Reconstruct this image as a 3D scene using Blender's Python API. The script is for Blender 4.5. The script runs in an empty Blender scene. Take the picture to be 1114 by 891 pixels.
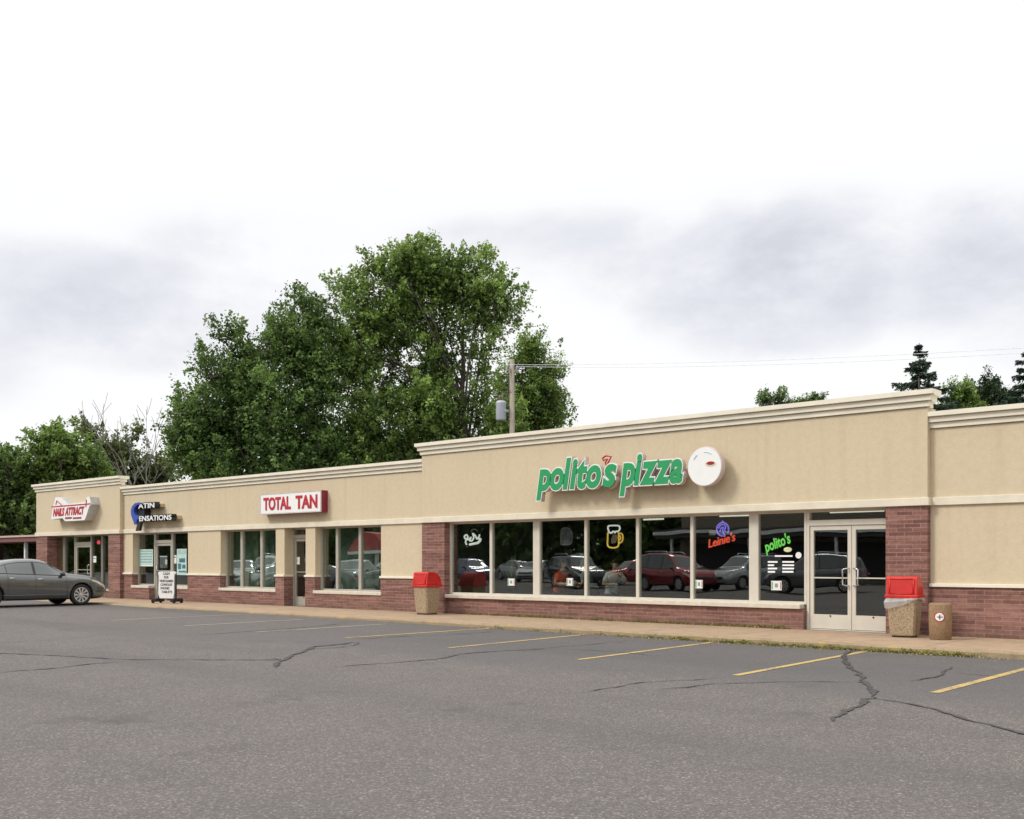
import bpy, bmesh, math, random
import numpy as np
from mathutils import Vector, Matrix
from mathutils.bvhtree import BVHTree

random.seed(7); RNG = np.random.default_rng(7)
sc = bpy.context.scene
COL = sc.collection
R = math.radians

# ------------------------------------------------------------------ viewpoint of the survey
FOC, CX, HY, HC = 1160.0, 557.0, 611.0, 1.35      # focal length in px, horizon row, eye height over the sidewalk
YAW = R(41.7)
FX, FY = -math.sin(YAW), math.cos(YAW)
RX, RY = math.cos(YAW), math.sin(YAW)

def P(u, v, Y):
    """survey point on a vertical plane y = Y (parallel with the shop fronts)"""
    t = (u - CX) / FOC
    d = Y / (FY + RY * t)
    return Vector((d * (FX + RX * t), Y, HC + (HY - v) * d / FOC))
def PX(u, Y): return P(u, HY, Y).x
def lot_z(x):
    k = min(1, max(0, (x + 36) / 28.0)); return -0.025 - 0.09 * k
def G(u, v, dz=0.0):
    """survey point on the parking lot"""
    z = -0.1
    for _ in range(6):
        d = FOC * (HC - z) / (v - HY); t = (u - CX) / FOC
        x, y = d * (FX + RX * t), d * (FY + RY * t)
        z = lot_z(x)
    return Vector((x, y, z + dz))
def AT(u, d):
    t = (u - CX) / FOC
    return Vector((d * (FX + RX * t), d * (FY + RY * t), 0))
def ZV(v, d): return HC + (HY - v) * d / FOC

# ------------------------------------------------------------------ materials
def srgb(r, g, b):
    f = lambda c: (c/255/12.92) if c/255 <= .04045 else ((c/255+.055)/1.055)**2.4
    return (f(r), f(g), f(b))
class NT:
    def __init__(s, m): s.t = m.node_tree; s.n = s.t.nodes; s.l = s.t.links
    def add(s, typ, **kw):
        n = s.n.new(typ)
        for k, v in kw.items():
            if k in n.inputs.keys(): n.inputs[k].default_value = v
            else: setattr(n, k, v)
        return n
    def link(s, a, b): s.l.new(a, b)
    def math(s, op, a, b=None, c=None, clamp=False):
        n = s.n.new('ShaderNodeMath'); n.operation = op; n.use_clamp = clamp
        for i, q in enumerate((a, b, c)):
            if q is None: continue
            if isinstance(q, (int, float)): n.inputs[i].default_value = q
            else: s.l.new(q, n.inputs[i])
        return n.outputs[0]
    def ramp(s, fac, stops):
        n = s.n.new('ShaderNodeValToRGB'); e = n.color_ramp.elements
        while len(e) < len(stops): e.new(0.5)
        for q, (p, c) in zip(e, stops):
            q.position = p; q.color = (*c, 1) if len(c) == 3 else c
        s.l.new(fac, n.inputs[0]); return n.outputs[0]
    def mix(s, fac, a, b, mode='MIX'):
        n = s.n.new('ShaderNodeMix'); n.data_type = 'RGBA'; n.blend_type = mode
        for i, q in ((0, fac), (6, a), (7, b)):
            if isinstance(q, (int, float)): n.inputs[i].default_value = q
            elif isinstance(q, (tuple, list)): n.inputs[i].default_value = (*q[:3], 1)
            else: s.l.new(q, n.inputs[i])
        return n.outputs[2]
def newmat(name):
    m = bpy.data.materials.new(name); m.use_nodes = True
    k = NT(m); b = k.n['Principled BSDF']; return m, k, b
def simple(name, col, rough=.6, metal=0, vary=.12, scale=6, bump=0, bscale=60, coat=0, spec=None):
    m, k, b = newmat(name)
    tc = k.add('ShaderNodeTexCoord')
    nz = k.add('ShaderNodeTexNoise', Scale=scale, Detail=5.0); k.link(tc.outputs['Object'], nz.inputs['Vector'])
    lo = tuple(c*(1-vary) for c in col); hi = tuple(min(1, c*(1+vary)) for c in col)
    k.link(k.ramp(nz.outputs['Fac'], [(.3, lo), (.7, hi)]), b.inputs['Base Color'])
    b.inputs['Roughness'].default_value = rough; b.inputs['Metallic'].default_value = metal
    if coat: b.inputs['Coat Weight'].default_value = coat; b.inputs['Coat Roughness'].default_value = .05
    if spec is not None: b.inputs['Specular IOR Level'].default_value = spec
    if bump:
        n2 = k.add('ShaderNodeTexNoise', Scale=bscale, Detail=4.0); k.link(tc.outputs['Object'], n2.inputs['Vector'])
        bp = k.add('ShaderNodeBump', Strength=bump, Distance=.01); k.link(n2.outputs['Fac'], bp.inputs['Height'])
        k.link(bp.outputs[0], b.inputs['Normal'])
    return m
def emit(name, col, s):
    m, k, b = newmat(name)
    b.inputs['Base Color'].default_value = (*col, 1)
    b.inputs['Emission Color'].default_value = (*col, 1); b.inputs['Emission Strength'].default_value = s
    return m

M = {}
def mat_stucco():
    m, k, b = newmat('stucco'); tc = k.add('ShaderNodeTexCoord'); o = tc.outputs['Object']
    n1 = k.add('ShaderNodeTexNoise', Scale=.7, Detail=4.0); k.link(o, n1.inputs['Vector'])
    n2 = k.add('ShaderNodeTexNoise', Scale=9.0, Detail=8.0, Roughness=.7); k.link(o, n2.inputs['Vector'])
    c = k.ramp(n1.outputs['Fac'], [(.3, (.575, .485, .34)), (.7, (.605, .51, .36))])
    c = k.mix(.38, c, k.ramp(n2.outputs['Fac'], [(.35, (.50, .41, .275)), (.55, (.59, .49, .335)), (.7, (.63, .525, .365))]))
    # rain streaks running down from the cornice
    mp = k.add('ShaderNodeMapping'); mp.inputs['Scale'].default_value = (5, 5, .25); k.link(o, mp.inputs['Vector'])
    n4 = k.add('ShaderNodeTexNoise', Scale=1.0, Detail=5.0); k.link(mp.outputs[0], n4.inputs['Vector'])
    st = k.math('MULTIPLY', k.math('SUBTRACT', n4.outputs['Fac'], .52, clamp=True), .8, clamp=True)
    c = k.mix(st, c, (.36, .29, .19))
    k.link(c, b.inputs['Base Color']); b.inputs['Roughness'].default_value = .9
    n3 = k.add('ShaderNodeTexNoise', Scale=70.0, Detail=4.0); k.link(o, n3.inputs['Vector'])
    bp = k.add('ShaderNodeBump', Strength=.5, Distance=.01); k.link(n3.outputs['Fac'], bp.inputs['Height']); k.link(bp.outputs[0], b.inputs['Normal'])
    return m
def mat_brick():
    m, k, b = newmat('brick'); tc = k.add('ShaderNodeTexCoord')
    sx = k.add('ShaderNodeSeparateXYZ'); k.link(tc.outputs['Object'], sx.inputs[0])
    cb = k.add('ShaderNodeCombineXYZ'); k.link(k.math('ADD', sx.outputs[0], sx.outputs[1]), cb.inputs[0]); k.link(sx.outputs[2], cb.inputs[1])
    br = k.add('ShaderNodeTexBrick'); k.link(cb.outputs[0], br.inputs['Vector'])
    for q, v in (('Scale', 1.0), ('Brick Width', .30), ('Row Height', .076), ('Mortar Size', .006), ('Mortar Smooth', .2), ('Bias', .1)): br.inputs[q].default_value = v
    br.inputs['Color1'].default_value = (.285, .135, .105, 1); br.inputs['Color2'].default_value = (.15, .062, .048, 1); br.inputs['Mortar'].default_value = (.34, .225, .185, 1)
    nz = k.add('ShaderNodeTexNoise', Scale=1.3, Detail=6.0); k.link(tc.outputs['Object'], nz.inputs['Vector'])
    c = k.mix(k.math('MULTIPLY', nz.outputs['Fac'], .25), br.outputs['Color'], (.28, .15, .12))
    n2 = k.add('ShaderNodeTexNoise', Scale=14.0, Detail=5.0); k.link(tc.outputs['Object'], n2.inputs['Vector'])
    c = k.mix(k.math('MULTIPLY', k.math('SUBTRACT', n2.outputs['Fac'], .45, clamp=True), 1.6, clamp=True), c, (.08, .035, .035))
    mp = k.add('ShaderNodeMapping'); mp.inputs['Scale'].default_value = (.9, .9, 15); k.link(tc.outputs['Object'], mp.inputs['Vector'])
    n5 = k.add('ShaderNodeTexNoise', Scale=1.0, Detail=3.0); k.link(mp.outputs[0], n5.inputs['Vector'])
    c = k.mix(k.math('MULTIPLY', k.math('SUBTRACT', n5.outputs['Fac'], .52, clamp=True), 3.2, clamp=True), c, (.36, .20, .165))
    c = k.mix(k.math('MULTIPLY', k.math('SUBTRACT', .46, n5.outputs['Fac'], clamp=True), 3.2, clamp=True), c, (.10, .042, .038))
    # splash dirt near the pavement
    dirt = k.math('MULTIPLY', k.math('SUBTRACT', .30, sx.outputs[2], clamp=True), 1.6, clamp=True)
    c = k.mix(k.math('MULTIPLY', dirt, nz.outputs['Fac']), c, (.11, .085, .06))
    k.link(c, b.inputs['Base Color']); b.inputs['Roughness'].default_value = .9
    bp = k.add('ShaderNodeBump', Strength=.6, Distance=.008); k.link(br.outputs['Fac'], bp.inputs['Height']); bp.invert = True; k.link(bp.outputs[0], b.inputs['Normal'])
    return m
def mat_asphalt():
    m, k, b = newmat('asphalt'); tc = k.add('ShaderNodeTexCoord'); o = tc.outputs['Object']
    def nz(s, d=6.0, r=.6):
        n = k.add('ShaderNodeTexNoise', Scale=s, Detail=d, Roughness=r); k.link(o, n.inputs['Vector']); return n.outputs['Fac']
    c = k.ramp(nz(.16), [(.3, (.120, .110, .108)), (.7, (.156, .142, .135))])
    c = k.mix(.55, c, k.ramp(nz(1.1, 8.0, .7), [(.3, (.085, .081, .081)), (.72, (.158, .146, .139))]))
    # aggregate grains
    vo = k.add('ShaderNodeTexVoronoi', Scale=80.0); k.link(o, vo.inputs['Vector'])
    sp = k.ramp(vo.outputs['Color'], [(.0, (.045, .042, .042)), (.40, (.11, .103, .10)), (.78, (.19, .178, .168)), (.90, (.44, .41, .38))])
    c = k.mix(.56, c, sp); c = k.mix(1.0, c, (.92, .88, .86), 'MULTIPLY')
    n5 = nz(38.0, 3.0); c = k.mix(k.math('MULTIPLY', k.math('SUBTRACT', n5, .60, clamp=True), 2.2, clamp=True), c, (.27, .25, .235))
    # tyre-polished lanes and oil stains
    mp = k.add('ShaderNodeMapping'); mp.inputs['Scale'].default_value = (.05, .5, 1); k.link(o, mp.inputs['Vector'])
    n6 = k.add('ShaderNodeTexNoise', Scale=1.0, Detail=4.0); k.link(mp.outputs[0], n6.inputs['Vector'])
    c = k.mix(k.math('MULTIPLY', k.math('SUBTRACT', n6.outputs['Fac'], .50, clamp=True), 2.4, clamp=True), c, (.075, .071, .072))
    n7 = nz(.9, 3.0); c = k.mix(k.math('MULTIPLY', k.math('SUBTRACT', n7, .62, clamp=True), 4.0, clamp=True), c, (.06, .056, .056))
    # the stalls keep a darker, less worn surface than the driving lane
    sx = k.add('ShaderNodeSeparateXYZ'); k.link(o, sx.inputs[0])
    st = k.math('MULTIPLY', k.math('MULTIPLY', k.math('SUBTRACT', k.math('ADD', sx.outputs[1], k.math('MULTIPLY', nz(.5, 4.0), 3.0)), 12.2, clamp=True), .50), k.math('MULTIPLY', k.math('ADD', sx.outputs[0], 26.0, clamp=False), .08, clamp=True), clamp=True)
    c = k.mix(st, c, (.088, .085, .087))
    k.link(c, b.inputs['Base Color']); b.inputs['Roughness'].default_value = .88
    b.inputs['Specular IOR Level'].default_value = .3
    bp = k.add('ShaderNodeBump', Strength=.7, Distance=.008); k.link(vo.outputs['Distance'], bp.inputs['Height']); k.link(bp.outputs[0], b.inputs['Normal'])
    return m
def mat_concrete(name, base, joints=True, paint=None):
    m, k, b = newmat(name); tc = k.add('ShaderNodeTexCoord'); o = tc.outputs['Object']
    def nz(s, d=6.0):
        n = k.add('ShaderNodeTexNoise', Scale=s, Detail=d, Roughness=.65); k.link(o, n.inputs['Vector']); return n.outputs['Fac']
    c = k.ramp(nz(.8), [(.3, tuple(x*.82 for x in base)), (.7, tuple(x*1.1 for x in base))])
    c = k.mix(.4, c, k.ramp(nz(30.0), [(.3, tuple(x*.6 for x in base)), (.7, tuple(min(1, x*1.25) for x in base))]))
    c = k.mix(k.math('MULTIPLY', k.math('SUBTRACT', nz(3.0), .50, clamp=True), 3.0, clamp=True), c, tuple(x*.5 for x in base))
    if joints:
        sx = k.add('ShaderNodeSeparateXYZ'); k.link(o, sx.inputs[0])
        f = k.math('ABSOLUTE', k.math('SUBTRACT', k.math('FRACT', k.math('DIVIDE', sx.outputs[0], 1.83)), .5))
        c = k.mix(k.math('LESS_THAN', f, .006), c, tuple(x*.35 for x in base))
    if paint:
        n = nz(2.2, 7.0)
        c = k.mix(k.math('MULTIPLY', k.math('SUBTRACT', n, .56, clamp=True), 5.0, clamp=True), c, paint)
    k.link(c, b.inputs['Base Color']); b.inputs['Roughness'].default_value = .9
    n3 = k.add('ShaderNodeTexNoise', Scale=45.0, Detail=4.0); k.link(o, n3.inputs['Vector'])
    bp = k.add('ShaderNodeBump', Strength=.4, Distance=.01); k.link(n3.outputs['Fac'], bp.inputs['Height']); k.link(bp.outputs[0], b.inputs['Normal'])
    return m
def mat_worn_paint(name, col, wear):
    m, k, b = newmat(name); tc = k.add('ShaderNodeTexCoord'); o = tc.outputs['Object']
    n = k.add('ShaderNodeTexNoise', Scale=22.0, Detail=8.0, Roughness=.75); k.link(o, n.inputs['Vector'])
    n2 = k.add('ShaderNodeTexNoise', Scale=1.4, Detail=3.0); k.link(o, n2.inputs['Vector'])
    f = k.math('MULTIPLY', k.math('SUBTRACT', k.math('ADD', n.outputs['Fac'], k.math('MULTIPLY', n2.outputs['Fac'], .5)), wear, clamp=True), 9.0, clamp=True)
    k.link(k.mix(f, (.115, .108, .106), col), b.inputs['Base Color']); b.inputs['Roughness'].default_value = .8
    return m
def mat_glass(name, tint, ior, base=0.0, rough=0.0):
    m, k, b = newmat(name); k.n.remove(b)
    tr = k.add('ShaderNodeBsdfTransparent'); tr.inputs[0].default_value = (*tint, 1)
    gl = k.add('ShaderNodeBsdfGlossy'); gl.inputs['Color'].default_value = (.95, .97, .96, 1); gl.inputs['Roughness'].default_value = rough
    tc = k.add('ShaderNodeTexCoord'); nz = k.add('ShaderNodeTexNoise', Scale=.9, Detail=1.0); k.link(tc.outputs['Object'], nz.inputs['Vector'])
    bp = k.add('ShaderNodeBump', Strength=.12, Distance=.02); k.link(nz.outputs['Fac'], bp.inputs['Height']); k.link(bp.outputs[0], gl.inputs['Normal'])
    lw = k.add('ShaderNodeLayerWeight'); lw.inputs['Blend'].default_value = .5
    f0 = ((ior-1)/(ior+1))**2 + base                      # Schlick reflectance, the same from both sides of the sheet
    fr = k.math('ADD', k.math('MULTIPLY', k.math('POWER', lw.outputs['Facing'], 5.0), 1-f0), f0, clamp=True)
    mx = k.add('ShaderNodeMixShader'); k.link(fr, mx.inputs[0])
    k.link(tr.outputs[0], mx.inputs[1]); k.link(gl.outputs[0], mx.inputs[2]); k.link(mx.outputs[0], k.n['Material Output'].inputs['Surface'])
    return m
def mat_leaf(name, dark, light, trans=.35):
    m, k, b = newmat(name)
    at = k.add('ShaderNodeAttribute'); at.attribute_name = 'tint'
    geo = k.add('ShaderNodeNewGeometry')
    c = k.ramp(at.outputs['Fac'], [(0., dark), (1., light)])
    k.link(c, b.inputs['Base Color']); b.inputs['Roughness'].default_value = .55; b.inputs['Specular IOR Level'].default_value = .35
    tl = k.add('ShaderNodeBsdfTranslucent'); k.link(k.mix(.5, c, (light[0]*1.3, light[1]*1.3, light[2]*.8)), tl.inputs['Color'])
    mx = k.add('ShaderNodeMixShader'); mx.inputs[0].default_value = trans
    k.link(b.outputs[0], mx.inputs[1]); k.link(tl.outputs[0], mx.inputs[2]); k.link(mx.outputs[0], k.n['Material Output'].inputs['Surface'])
    return m
def mat_aggregate(name, cols, scale=70):
    m, k, b = newmat(name); tc = k.add('ShaderNodeTexCoord')
    vo = k.add('ShaderNodeTexVoronoi', Scale=scale); k.link(tc.outputs['Object'], vo.inputs['Vector'])
    st = [(i/(len(cols)-1), c) for i, c in enumerate(cols)]
    k.link(k.ramp(vo.outputs['Color'], st), b.inputs['Base Color']); b.inputs['Roughness'].default_value = .85
    bp = k.add('ShaderNodeBump', Strength=.8, Distance=.01); k.link(vo.outputs['Distance'], bp.inputs['Height']); bp.invert = True; k.link(bp.outputs[0], b.inputs['Normal'])
    return m
def mat_bark(name, a, c2):
    m, k, b = newmat(name); tc = k.add('ShaderNodeTexCoord')
    mp = k.add('ShaderNodeMapping'); mp.inputs['Scale'].default_value = (6, 6, 1.2); k.link(tc.outputs['Object'], mp.inputs['Vector'])
    n = k.add('ShaderNodeTexNoise', Scale=2.5, Detail=7.0); k.link(mp.outputs[0], n.inputs['Vector'])
    k.link(k.ramp(n.outputs['Fac'], [(.3, a), (.7, c2)]), b.inputs['Base Color']); b.inputs['Roughness'].default_value = .95
    bp = k.add('ShaderNodeBump', Strength=.7, Distance=.03); k.link(n.outputs['Fac'], bp.inputs['Height']); k.link(bp.outputs[0], b.inputs['Normal'])
    return m

M['stucco'] = mat_stucco(); M['brick'] = mat_brick(); M['asphalt'] = mat_asphalt()
M['trim'] = simple('trim_stucco', (.74, .69, .57), .85, vary=.06, scale=3, bump=.2)
M['trim_band'] = simple('trim_band_stucco', (.68, .62, .50), .85, vary=.08, scale=3, bump=.2)
M['sill'] = simple('sill_stone', (.60, .54, .45), .8, vary=.10, scale=8, bump=.2)
M['frame'] = simple('painted_aluminium', (.42, .39, .33), .45, vary=.05, scale=4, metal=.15)
M['frame_cream'] = simple('cream_aluminium', (.60, .555, .47), .4, vary=.05, scale=4)
M['frame_dark'] = simple('bronze_aluminium', (.20, .185, .16), .45, vary=.05, metal=.2)
M['sidewalk'] = mat_concrete('sidewalk_concrete', (.37, .262, .172))
M['kerb'] = mat_concrete('kerb_concrete', (.33, .245, .15), joints=False, paint=(.44, .30, .07))
M['stripe'] = mat_worn_paint('yellow_line_paint', (.44, .305, .10), .62)
M['stripe_old'] = mat_worn_paint('faded_line_paint', (.33, .29, .22), .60)
M['tar'] = simple('crack_sealant', (.030, .029, .030), .6, vary=.3, scale=12)
M['tar2'] = simple('old_crack', (.045, .042, .041), .8, vary=.35, scale=12)
M['glass'] = mat_glass('shop_glass', (.84, .88, .86), 1.60, .06)
M['glass_green'] = mat_glass('green_shop_glass', (.84, .92, .87), 1.8, .09)
M['car_glass'] = mat_glass('car_glass', (.25, .30, .29), 1.8, .06)
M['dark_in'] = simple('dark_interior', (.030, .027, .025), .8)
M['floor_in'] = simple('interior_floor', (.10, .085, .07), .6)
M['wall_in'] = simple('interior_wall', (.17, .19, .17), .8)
M['pale_in'] = simple('pale_tone_sheet', (.13, .145, .13), .8, scale=1.5, vary=.3)  # tone of the sheets that imitate the tanning panes' reflection
M['wood'] = mat_bark('brown_wood', (.20, .10, .03), (.30, .16, .05))
M['black'] = simple('black_plastic', (.018, .018, .019), .45)
M['rubber'] = simple('tyre_rubber', (.020, .020, .021), .85)
M['white'] = simple('white_panel', (.78, .78, .76), .5, vary=.03)
M['sign_white'] = simple('white_acrylic', (.80, .80, .79), .35, vary=.02)  # plain white acrylic of the sign faces
M['red'] = simple('red_plastic', (.56, .020, .014), .42, vary=.22, scale=4)
M['sign_red'] = simple('red_vinyl', (.45, .015, .03), .4, vary=.05)
M['maroon'] = simple('maroon_metal', (.22, .012, .035), .4, vary=.06)
M['green'] = simple('green_acrylic', (.022, .30, .10), .35, vary=.04)
M['pinkish'] = simple('letter_return', (.58, .47, .43), .5, vary=.05)
M['tan_metal'] = simple('tan_raceway', (.52, .41, .24), .6, vary=.04)
M['blue'] = simple('blue_acrylic', (.035, .075, .36), .3, vary=.1)
M['chrome'] = simple('bright_metal', (.68, .68, .68), .22, metal=1, vary=.03)
M['alloy'] = simple('alloy_wheel', (.62, .62, .63), .35, metal=.6, vary=.03)
M['aggregate'] = mat_aggregate('exposed_aggregate', [(.30, .215, .13), (.44, .33, .21), (.24, .16, .095), (.50, .40, .27), (.36, .25, .15)], 75)
M['aggregate2'] = mat_aggregate('exposed_aggregate_brown', [(.27, .165, .085), (.36, .235, .13), (.20, .12, .06), (.40, .28, .16)], 85)
M['bark'] = mat_bark('bark', (.055, .045, .036), (.13, .11, .09))
M['deadbark'] = mat_bark('dead_bark', (.14, .13, .12), (.24, .225, .205))
M['polewood'] = mat_bark('pole_wood', (.25, .20, .165), (.36, .31, .26))
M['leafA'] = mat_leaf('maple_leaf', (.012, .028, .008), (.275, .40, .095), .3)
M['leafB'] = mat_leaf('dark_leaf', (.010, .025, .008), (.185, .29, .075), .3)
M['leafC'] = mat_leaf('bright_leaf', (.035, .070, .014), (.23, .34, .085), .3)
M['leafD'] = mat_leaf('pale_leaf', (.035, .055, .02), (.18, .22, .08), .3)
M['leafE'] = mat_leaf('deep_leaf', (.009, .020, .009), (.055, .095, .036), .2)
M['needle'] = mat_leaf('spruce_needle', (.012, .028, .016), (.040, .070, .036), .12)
M['weed'] = mat_leaf('weed_leaf', (.07, .10, .02), (.36, .32, .09), .3)
M['galv'] = simple('galvanised_steel', (.40, .42, .45), .5, metal=.1, vary=.08)
M['skin'] = simple('skin', (.52, .29, .20), .5, vary=.05)
M['orange'] = simple('orange_cloth', (.88, .12, .022), .85, vary=.1)
M['greyshirt'] = simple('grey_green_cloth', (.17, .22, .21), .9, vary=.12)
M['paleshirt'] = simple('pale_grey_cloth', (.58, .62, .58), .9, vary=.15)
M['jeans'] = simple('dark_trousers', (.025, .03, .045), .9)
M['hair'] = simple('brown_hair', (.035, .022, .014), .7, vary=.3, scale=30)
M['blondhair'] = simple('grey_hair', (.36, .30, .22), .7, vary=.2, scale=30)
M['paper'] = simple('white_paper', (.72, .74, .72), .7, vary=.03)
M['teal_paper'] = simple('pale_teal_print', (.46, .62, .58), .6, vary=.12, scale=10)
M['ink'] = simple('black_ink', (.025, .025, .028), .6)
M['tealink'] = simple('teal_ink', (.05, .16, .19), .6, vary=.3)
m, k, b = newmat('clear_bag'); b.inputs['Base Color'].default_value = (.62, .63, .64, 1); b.inputs['Roughness'].default_value = .35
tr = k.add('ShaderNodeBsdfTransparent'); mx = k.add('ShaderNodeMixShader'); mx.inputs[0].default_value = .45; k.link(tr.outputs[0], mx.inputs[1]); k.link(b.outputs[0], mx.inputs[2]); k.link(mx.outputs[0], k.n['Material Output'].inputs['Surface']); M['bag'] = m
M['wire'] = simple('cable', (.10, .10, .105), .6)
M['grass'] = simple('verge_grass', (.05, .075, .022), .95, vary=.4, scale=.8)

# ------------------------------------------------------------------ object helpers
def tag(o, label=None, cat=None, group=None, kind=None):
    if label: o['label'] = label
    if cat: o['category'] = cat
    if group: o['group'] = group
    if kind: o['kind'] = kind
    return o
def empty(name, loc, rz=0, label=None, cat=None, group=None):
    o = bpy.data.objects.new(name, None); COL.objects.link(o); o.location = loc; o.rotation_euler = (0, 0, rz)
    o.empty_display_size = .1
    return tag(o, label, cat, group)
def link(name, me, mats, parent=None, loc=None):
    o = bpy.data.objects.new(name, me); COL.objects.link(o)
    if mats is not None:
        for m in (mats if isinstance(mats, (list, tuple)) else [mats]): me.materials.append(m)
    if parent is not None: o.parent = parent
    if loc is not None: o.location = loc
    return o
class MB:
    def __init__(s): s.v = []; s.f = []; s.m = []
    def box(s, x0, x1, y0, y1, z0, z1, mi=0):
        n = len(s.v); s.v += [(x0,y0,z0),(x1,y0,z0),(x1,y1,z0),(x0,y1,z0),(x0,y0,z1),(x1,y0,z1),(x1,y1,z1),(x0,y1,z1)]
        s.f += [(n,n+3,n+2,n+1),(n+4,n+5,n+6,n+7),(n,n+1,n+5,n+4),(n+1,n+2,n+6,n+5),(n+2,n+3,n+7,n+6),(n+3,n,n+4,n+7)]; s.m += [mi]*6; return s
    def prism(s, pts, y0, y1, mi=0):
        """outline in x,z extruded along y"""
        n = len(s.v); k = len(pts)
        s.v += [(x, y0, z) for x, z in pts] + [(x, y1, z) for x, z in pts]
        s.f.append(tuple(range(n, n+k))); s.f.append(tuple(range(n+2*k-1, n+k-1, -1)))
        for i in range(k): j = (i+1) % k; s.f.append((n+i, n+k+i, n+k+j, n+j))
        s.m += [mi]*(k+2); return s
    def profile(s, pts, x0, x1, mi=0):
        """outline in y,z extruded along x"""
        n = len(s.v); k = len(pts)
        s.v += [(x0, y, z) for y, z in pts] + [(x1, y, z) for y, z in pts]
        s.f.append(tuple(range(n+k-1, n-1, -1))); s.f.append(tuple(range(n+k, n+2*k)))
        for i in range(k): j = (i+1) % k; s.f.append((n+i, n+j, n+k+j, n+k+i))
        s.m += [mi]*(k+2); return s
    def tube(s, pts, rad, seg=8, mi=0, cap=True):
        pts = [Vector(p) for p in pts]
        rr = rad if isinstance(rad, (list, tuple)) else [rad]*len(pts)
        n0 = len(s.v); up = Vector((0, 0, 1))
        prev = None
        for i, p in enumerate(pts):
            d = (pts[min(i+1, len(pts)-1)] - pts[max(i-1, 0)])
            d = d.normalized() if d.length > 1e-9 else Vector((0, 0, 1))
            a = d.cross(up) if abs(d.dot(up)) < .95 else d.cross(Vector((1, 0, 0)))
            if prev is not None:
                q = prev - d*prev.dot(d)
                if q.length > 1e-4: a = q
            a.normalize(); b = d.cross(a); prev = a
            for j in range(seg):
                t = 2*math.pi*j/seg; s.v.append(tuple(p + (a*math.cos(t) + b*math.sin(t))*rr[i]))
        for i in range(len(pts)-1):
            for j in range(seg):
                k = (j+1) % seg; A = n0+i*seg; B = A+seg
                s.f.append((A+j, A+k, B+k, B+j)); s.m.append(mi)
        if cap:
            s.f.append(tuple(n0+j for j in range(seg-1, -1, -1))); s.m.append(mi)
            e = n0+(len(pts)-1)*seg; s.f.append(tuple(e+j for j in range(seg))); s.m.append(mi)
        return s
    def disc(s, c, r, y0, y1, seg=40, mi=0):
        return s.prism([(c[0]+r*math.cos(2*math.pi*i/seg), c[2]+r*math.sin(2*math.pi*i/seg)) for i in range(seg)], y0, y1, mi)
    def lathe(s, prof, c=(0,0,0), seg=24, mi=0, ring=False):
        n0 = len(s.v)
        for r, z in prof:
            for j in range(seg):
                t = 2*math.pi*j/seg; s.v.append((c[0]+r*math.cos(t), c[1]+r*math.sin(t), c[2]+z))
        np_ = len(prof)
        for i in range(np_ if ring else np_-1):
            for j in range(seg):
                k = (j+1) % seg; A = n0+i*seg; B = n0+((i+1) % np_)*seg; s.f.append((A+j, A+k, B+k, B+j)); s.m.append(mi)
        if ring: return s
        s.f.append(tuple(n0+j for j in range(seg-1, -1, -1))); s.m.append(mi)
        e = n0+(len(prof)-1)*seg; s.f.append(tuple(e+j for j in range(seg))); s.m.append(mi); return s
    def quad(s, a, b, c, d, mi=0):
        n = len(s.v); s.v += [tuple(a), tuple(b), tuple(c), tuple(d)]; s.f.append((n, n+1, n+2, n+3)); s.m.append(mi); return s
    def mesh(s, name, smooth=False, bevel=0, fix=True):
        me = bpy.data.meshes.new(name); me.from_pydata(s.v, [], s.f); me.update()
        me.polygons.foreach_set('material_index', s.m)
        if fix or bevel:
            bm = bmesh.new(); bm.from_mesh(me)
            if fix: bmesh.ops.recalc_face_normals(bm, faces=bm.faces)
            if bevel:
                es = [e for e in bm.edges if len(e.link_faces) == 2 and e.calc_face_angle(0) > .5]
                bmesh.ops.bevel(bm, geom=es, offset=bevel, segments=2, affect='EDGES', profile=.5)
            bm.to_mesh(me); bm.free()
        if smooth: me.polygons.foreach_set('use_smooth', [True]*len(me.polygons))
        return me
    def build(s, name, mats, parent=None, smooth=False, bevel=0, loc=None, fix=True):
        return link(name, s.mesh(name, smooth, bevel, fix), mats, parent, loc)
def copy_tree(o, parent=None):
    c = o.copy(); COL.objects.link(c); c.parent = parent
    for ch in list(o.children): copy_tree(ch, c)
    return c
def text_mesh(body, size=1, extrude=0, offset=0, shear=0, xs=1, smooth=False):
    cu = bpy.data.curves.new('t', 'FONT'); cu.body = body; cu.size = size; cu.extrude = extrude; cu.offset = offset; cu.shear = shear
    cu.resolution_u = 4
    o = bpy.data.objects.new('t', cu); COL.objects.link(o); bpy.context.view_layer.update()
    me = bpy.data.meshes.new_from_object(o.evaluated_get(bpy.context.evaluated_depsgraph_get()))
    bpy.data.objects.remove(o); bpy.data.curves.remove(cu)
    me.transform(Matrix(((xs,0,0,0),(0,0,-1,0),(0,1,0,0),(0,0,0,1))))   # stands up, faces -y
    return me
def bounds(me):
    a = np.empty(len(me.vertices)*3); me.vertices.foreach_get('co', a); a = a.reshape(-1, 3); return a.min(0), a.max(0)
def fit_text(body, x0, x1, z0, z1, y, **kw):
    """one mesh of lettering stretched into a rectangle on plane y"""
    me = text_mesh(body, **kw); lo, hi = bounds(me)
    sx = (x1-x0)/(hi[0]-lo[0]); sz = (z1-z0)/(hi[2]-lo[2])
    me.transform(Matrix.Translation((x0-lo[0]*sx, y, z0-lo[2]*sz)) @ Matrix.Diagonal((sx, 1, sz, 1)))
    return me

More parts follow.
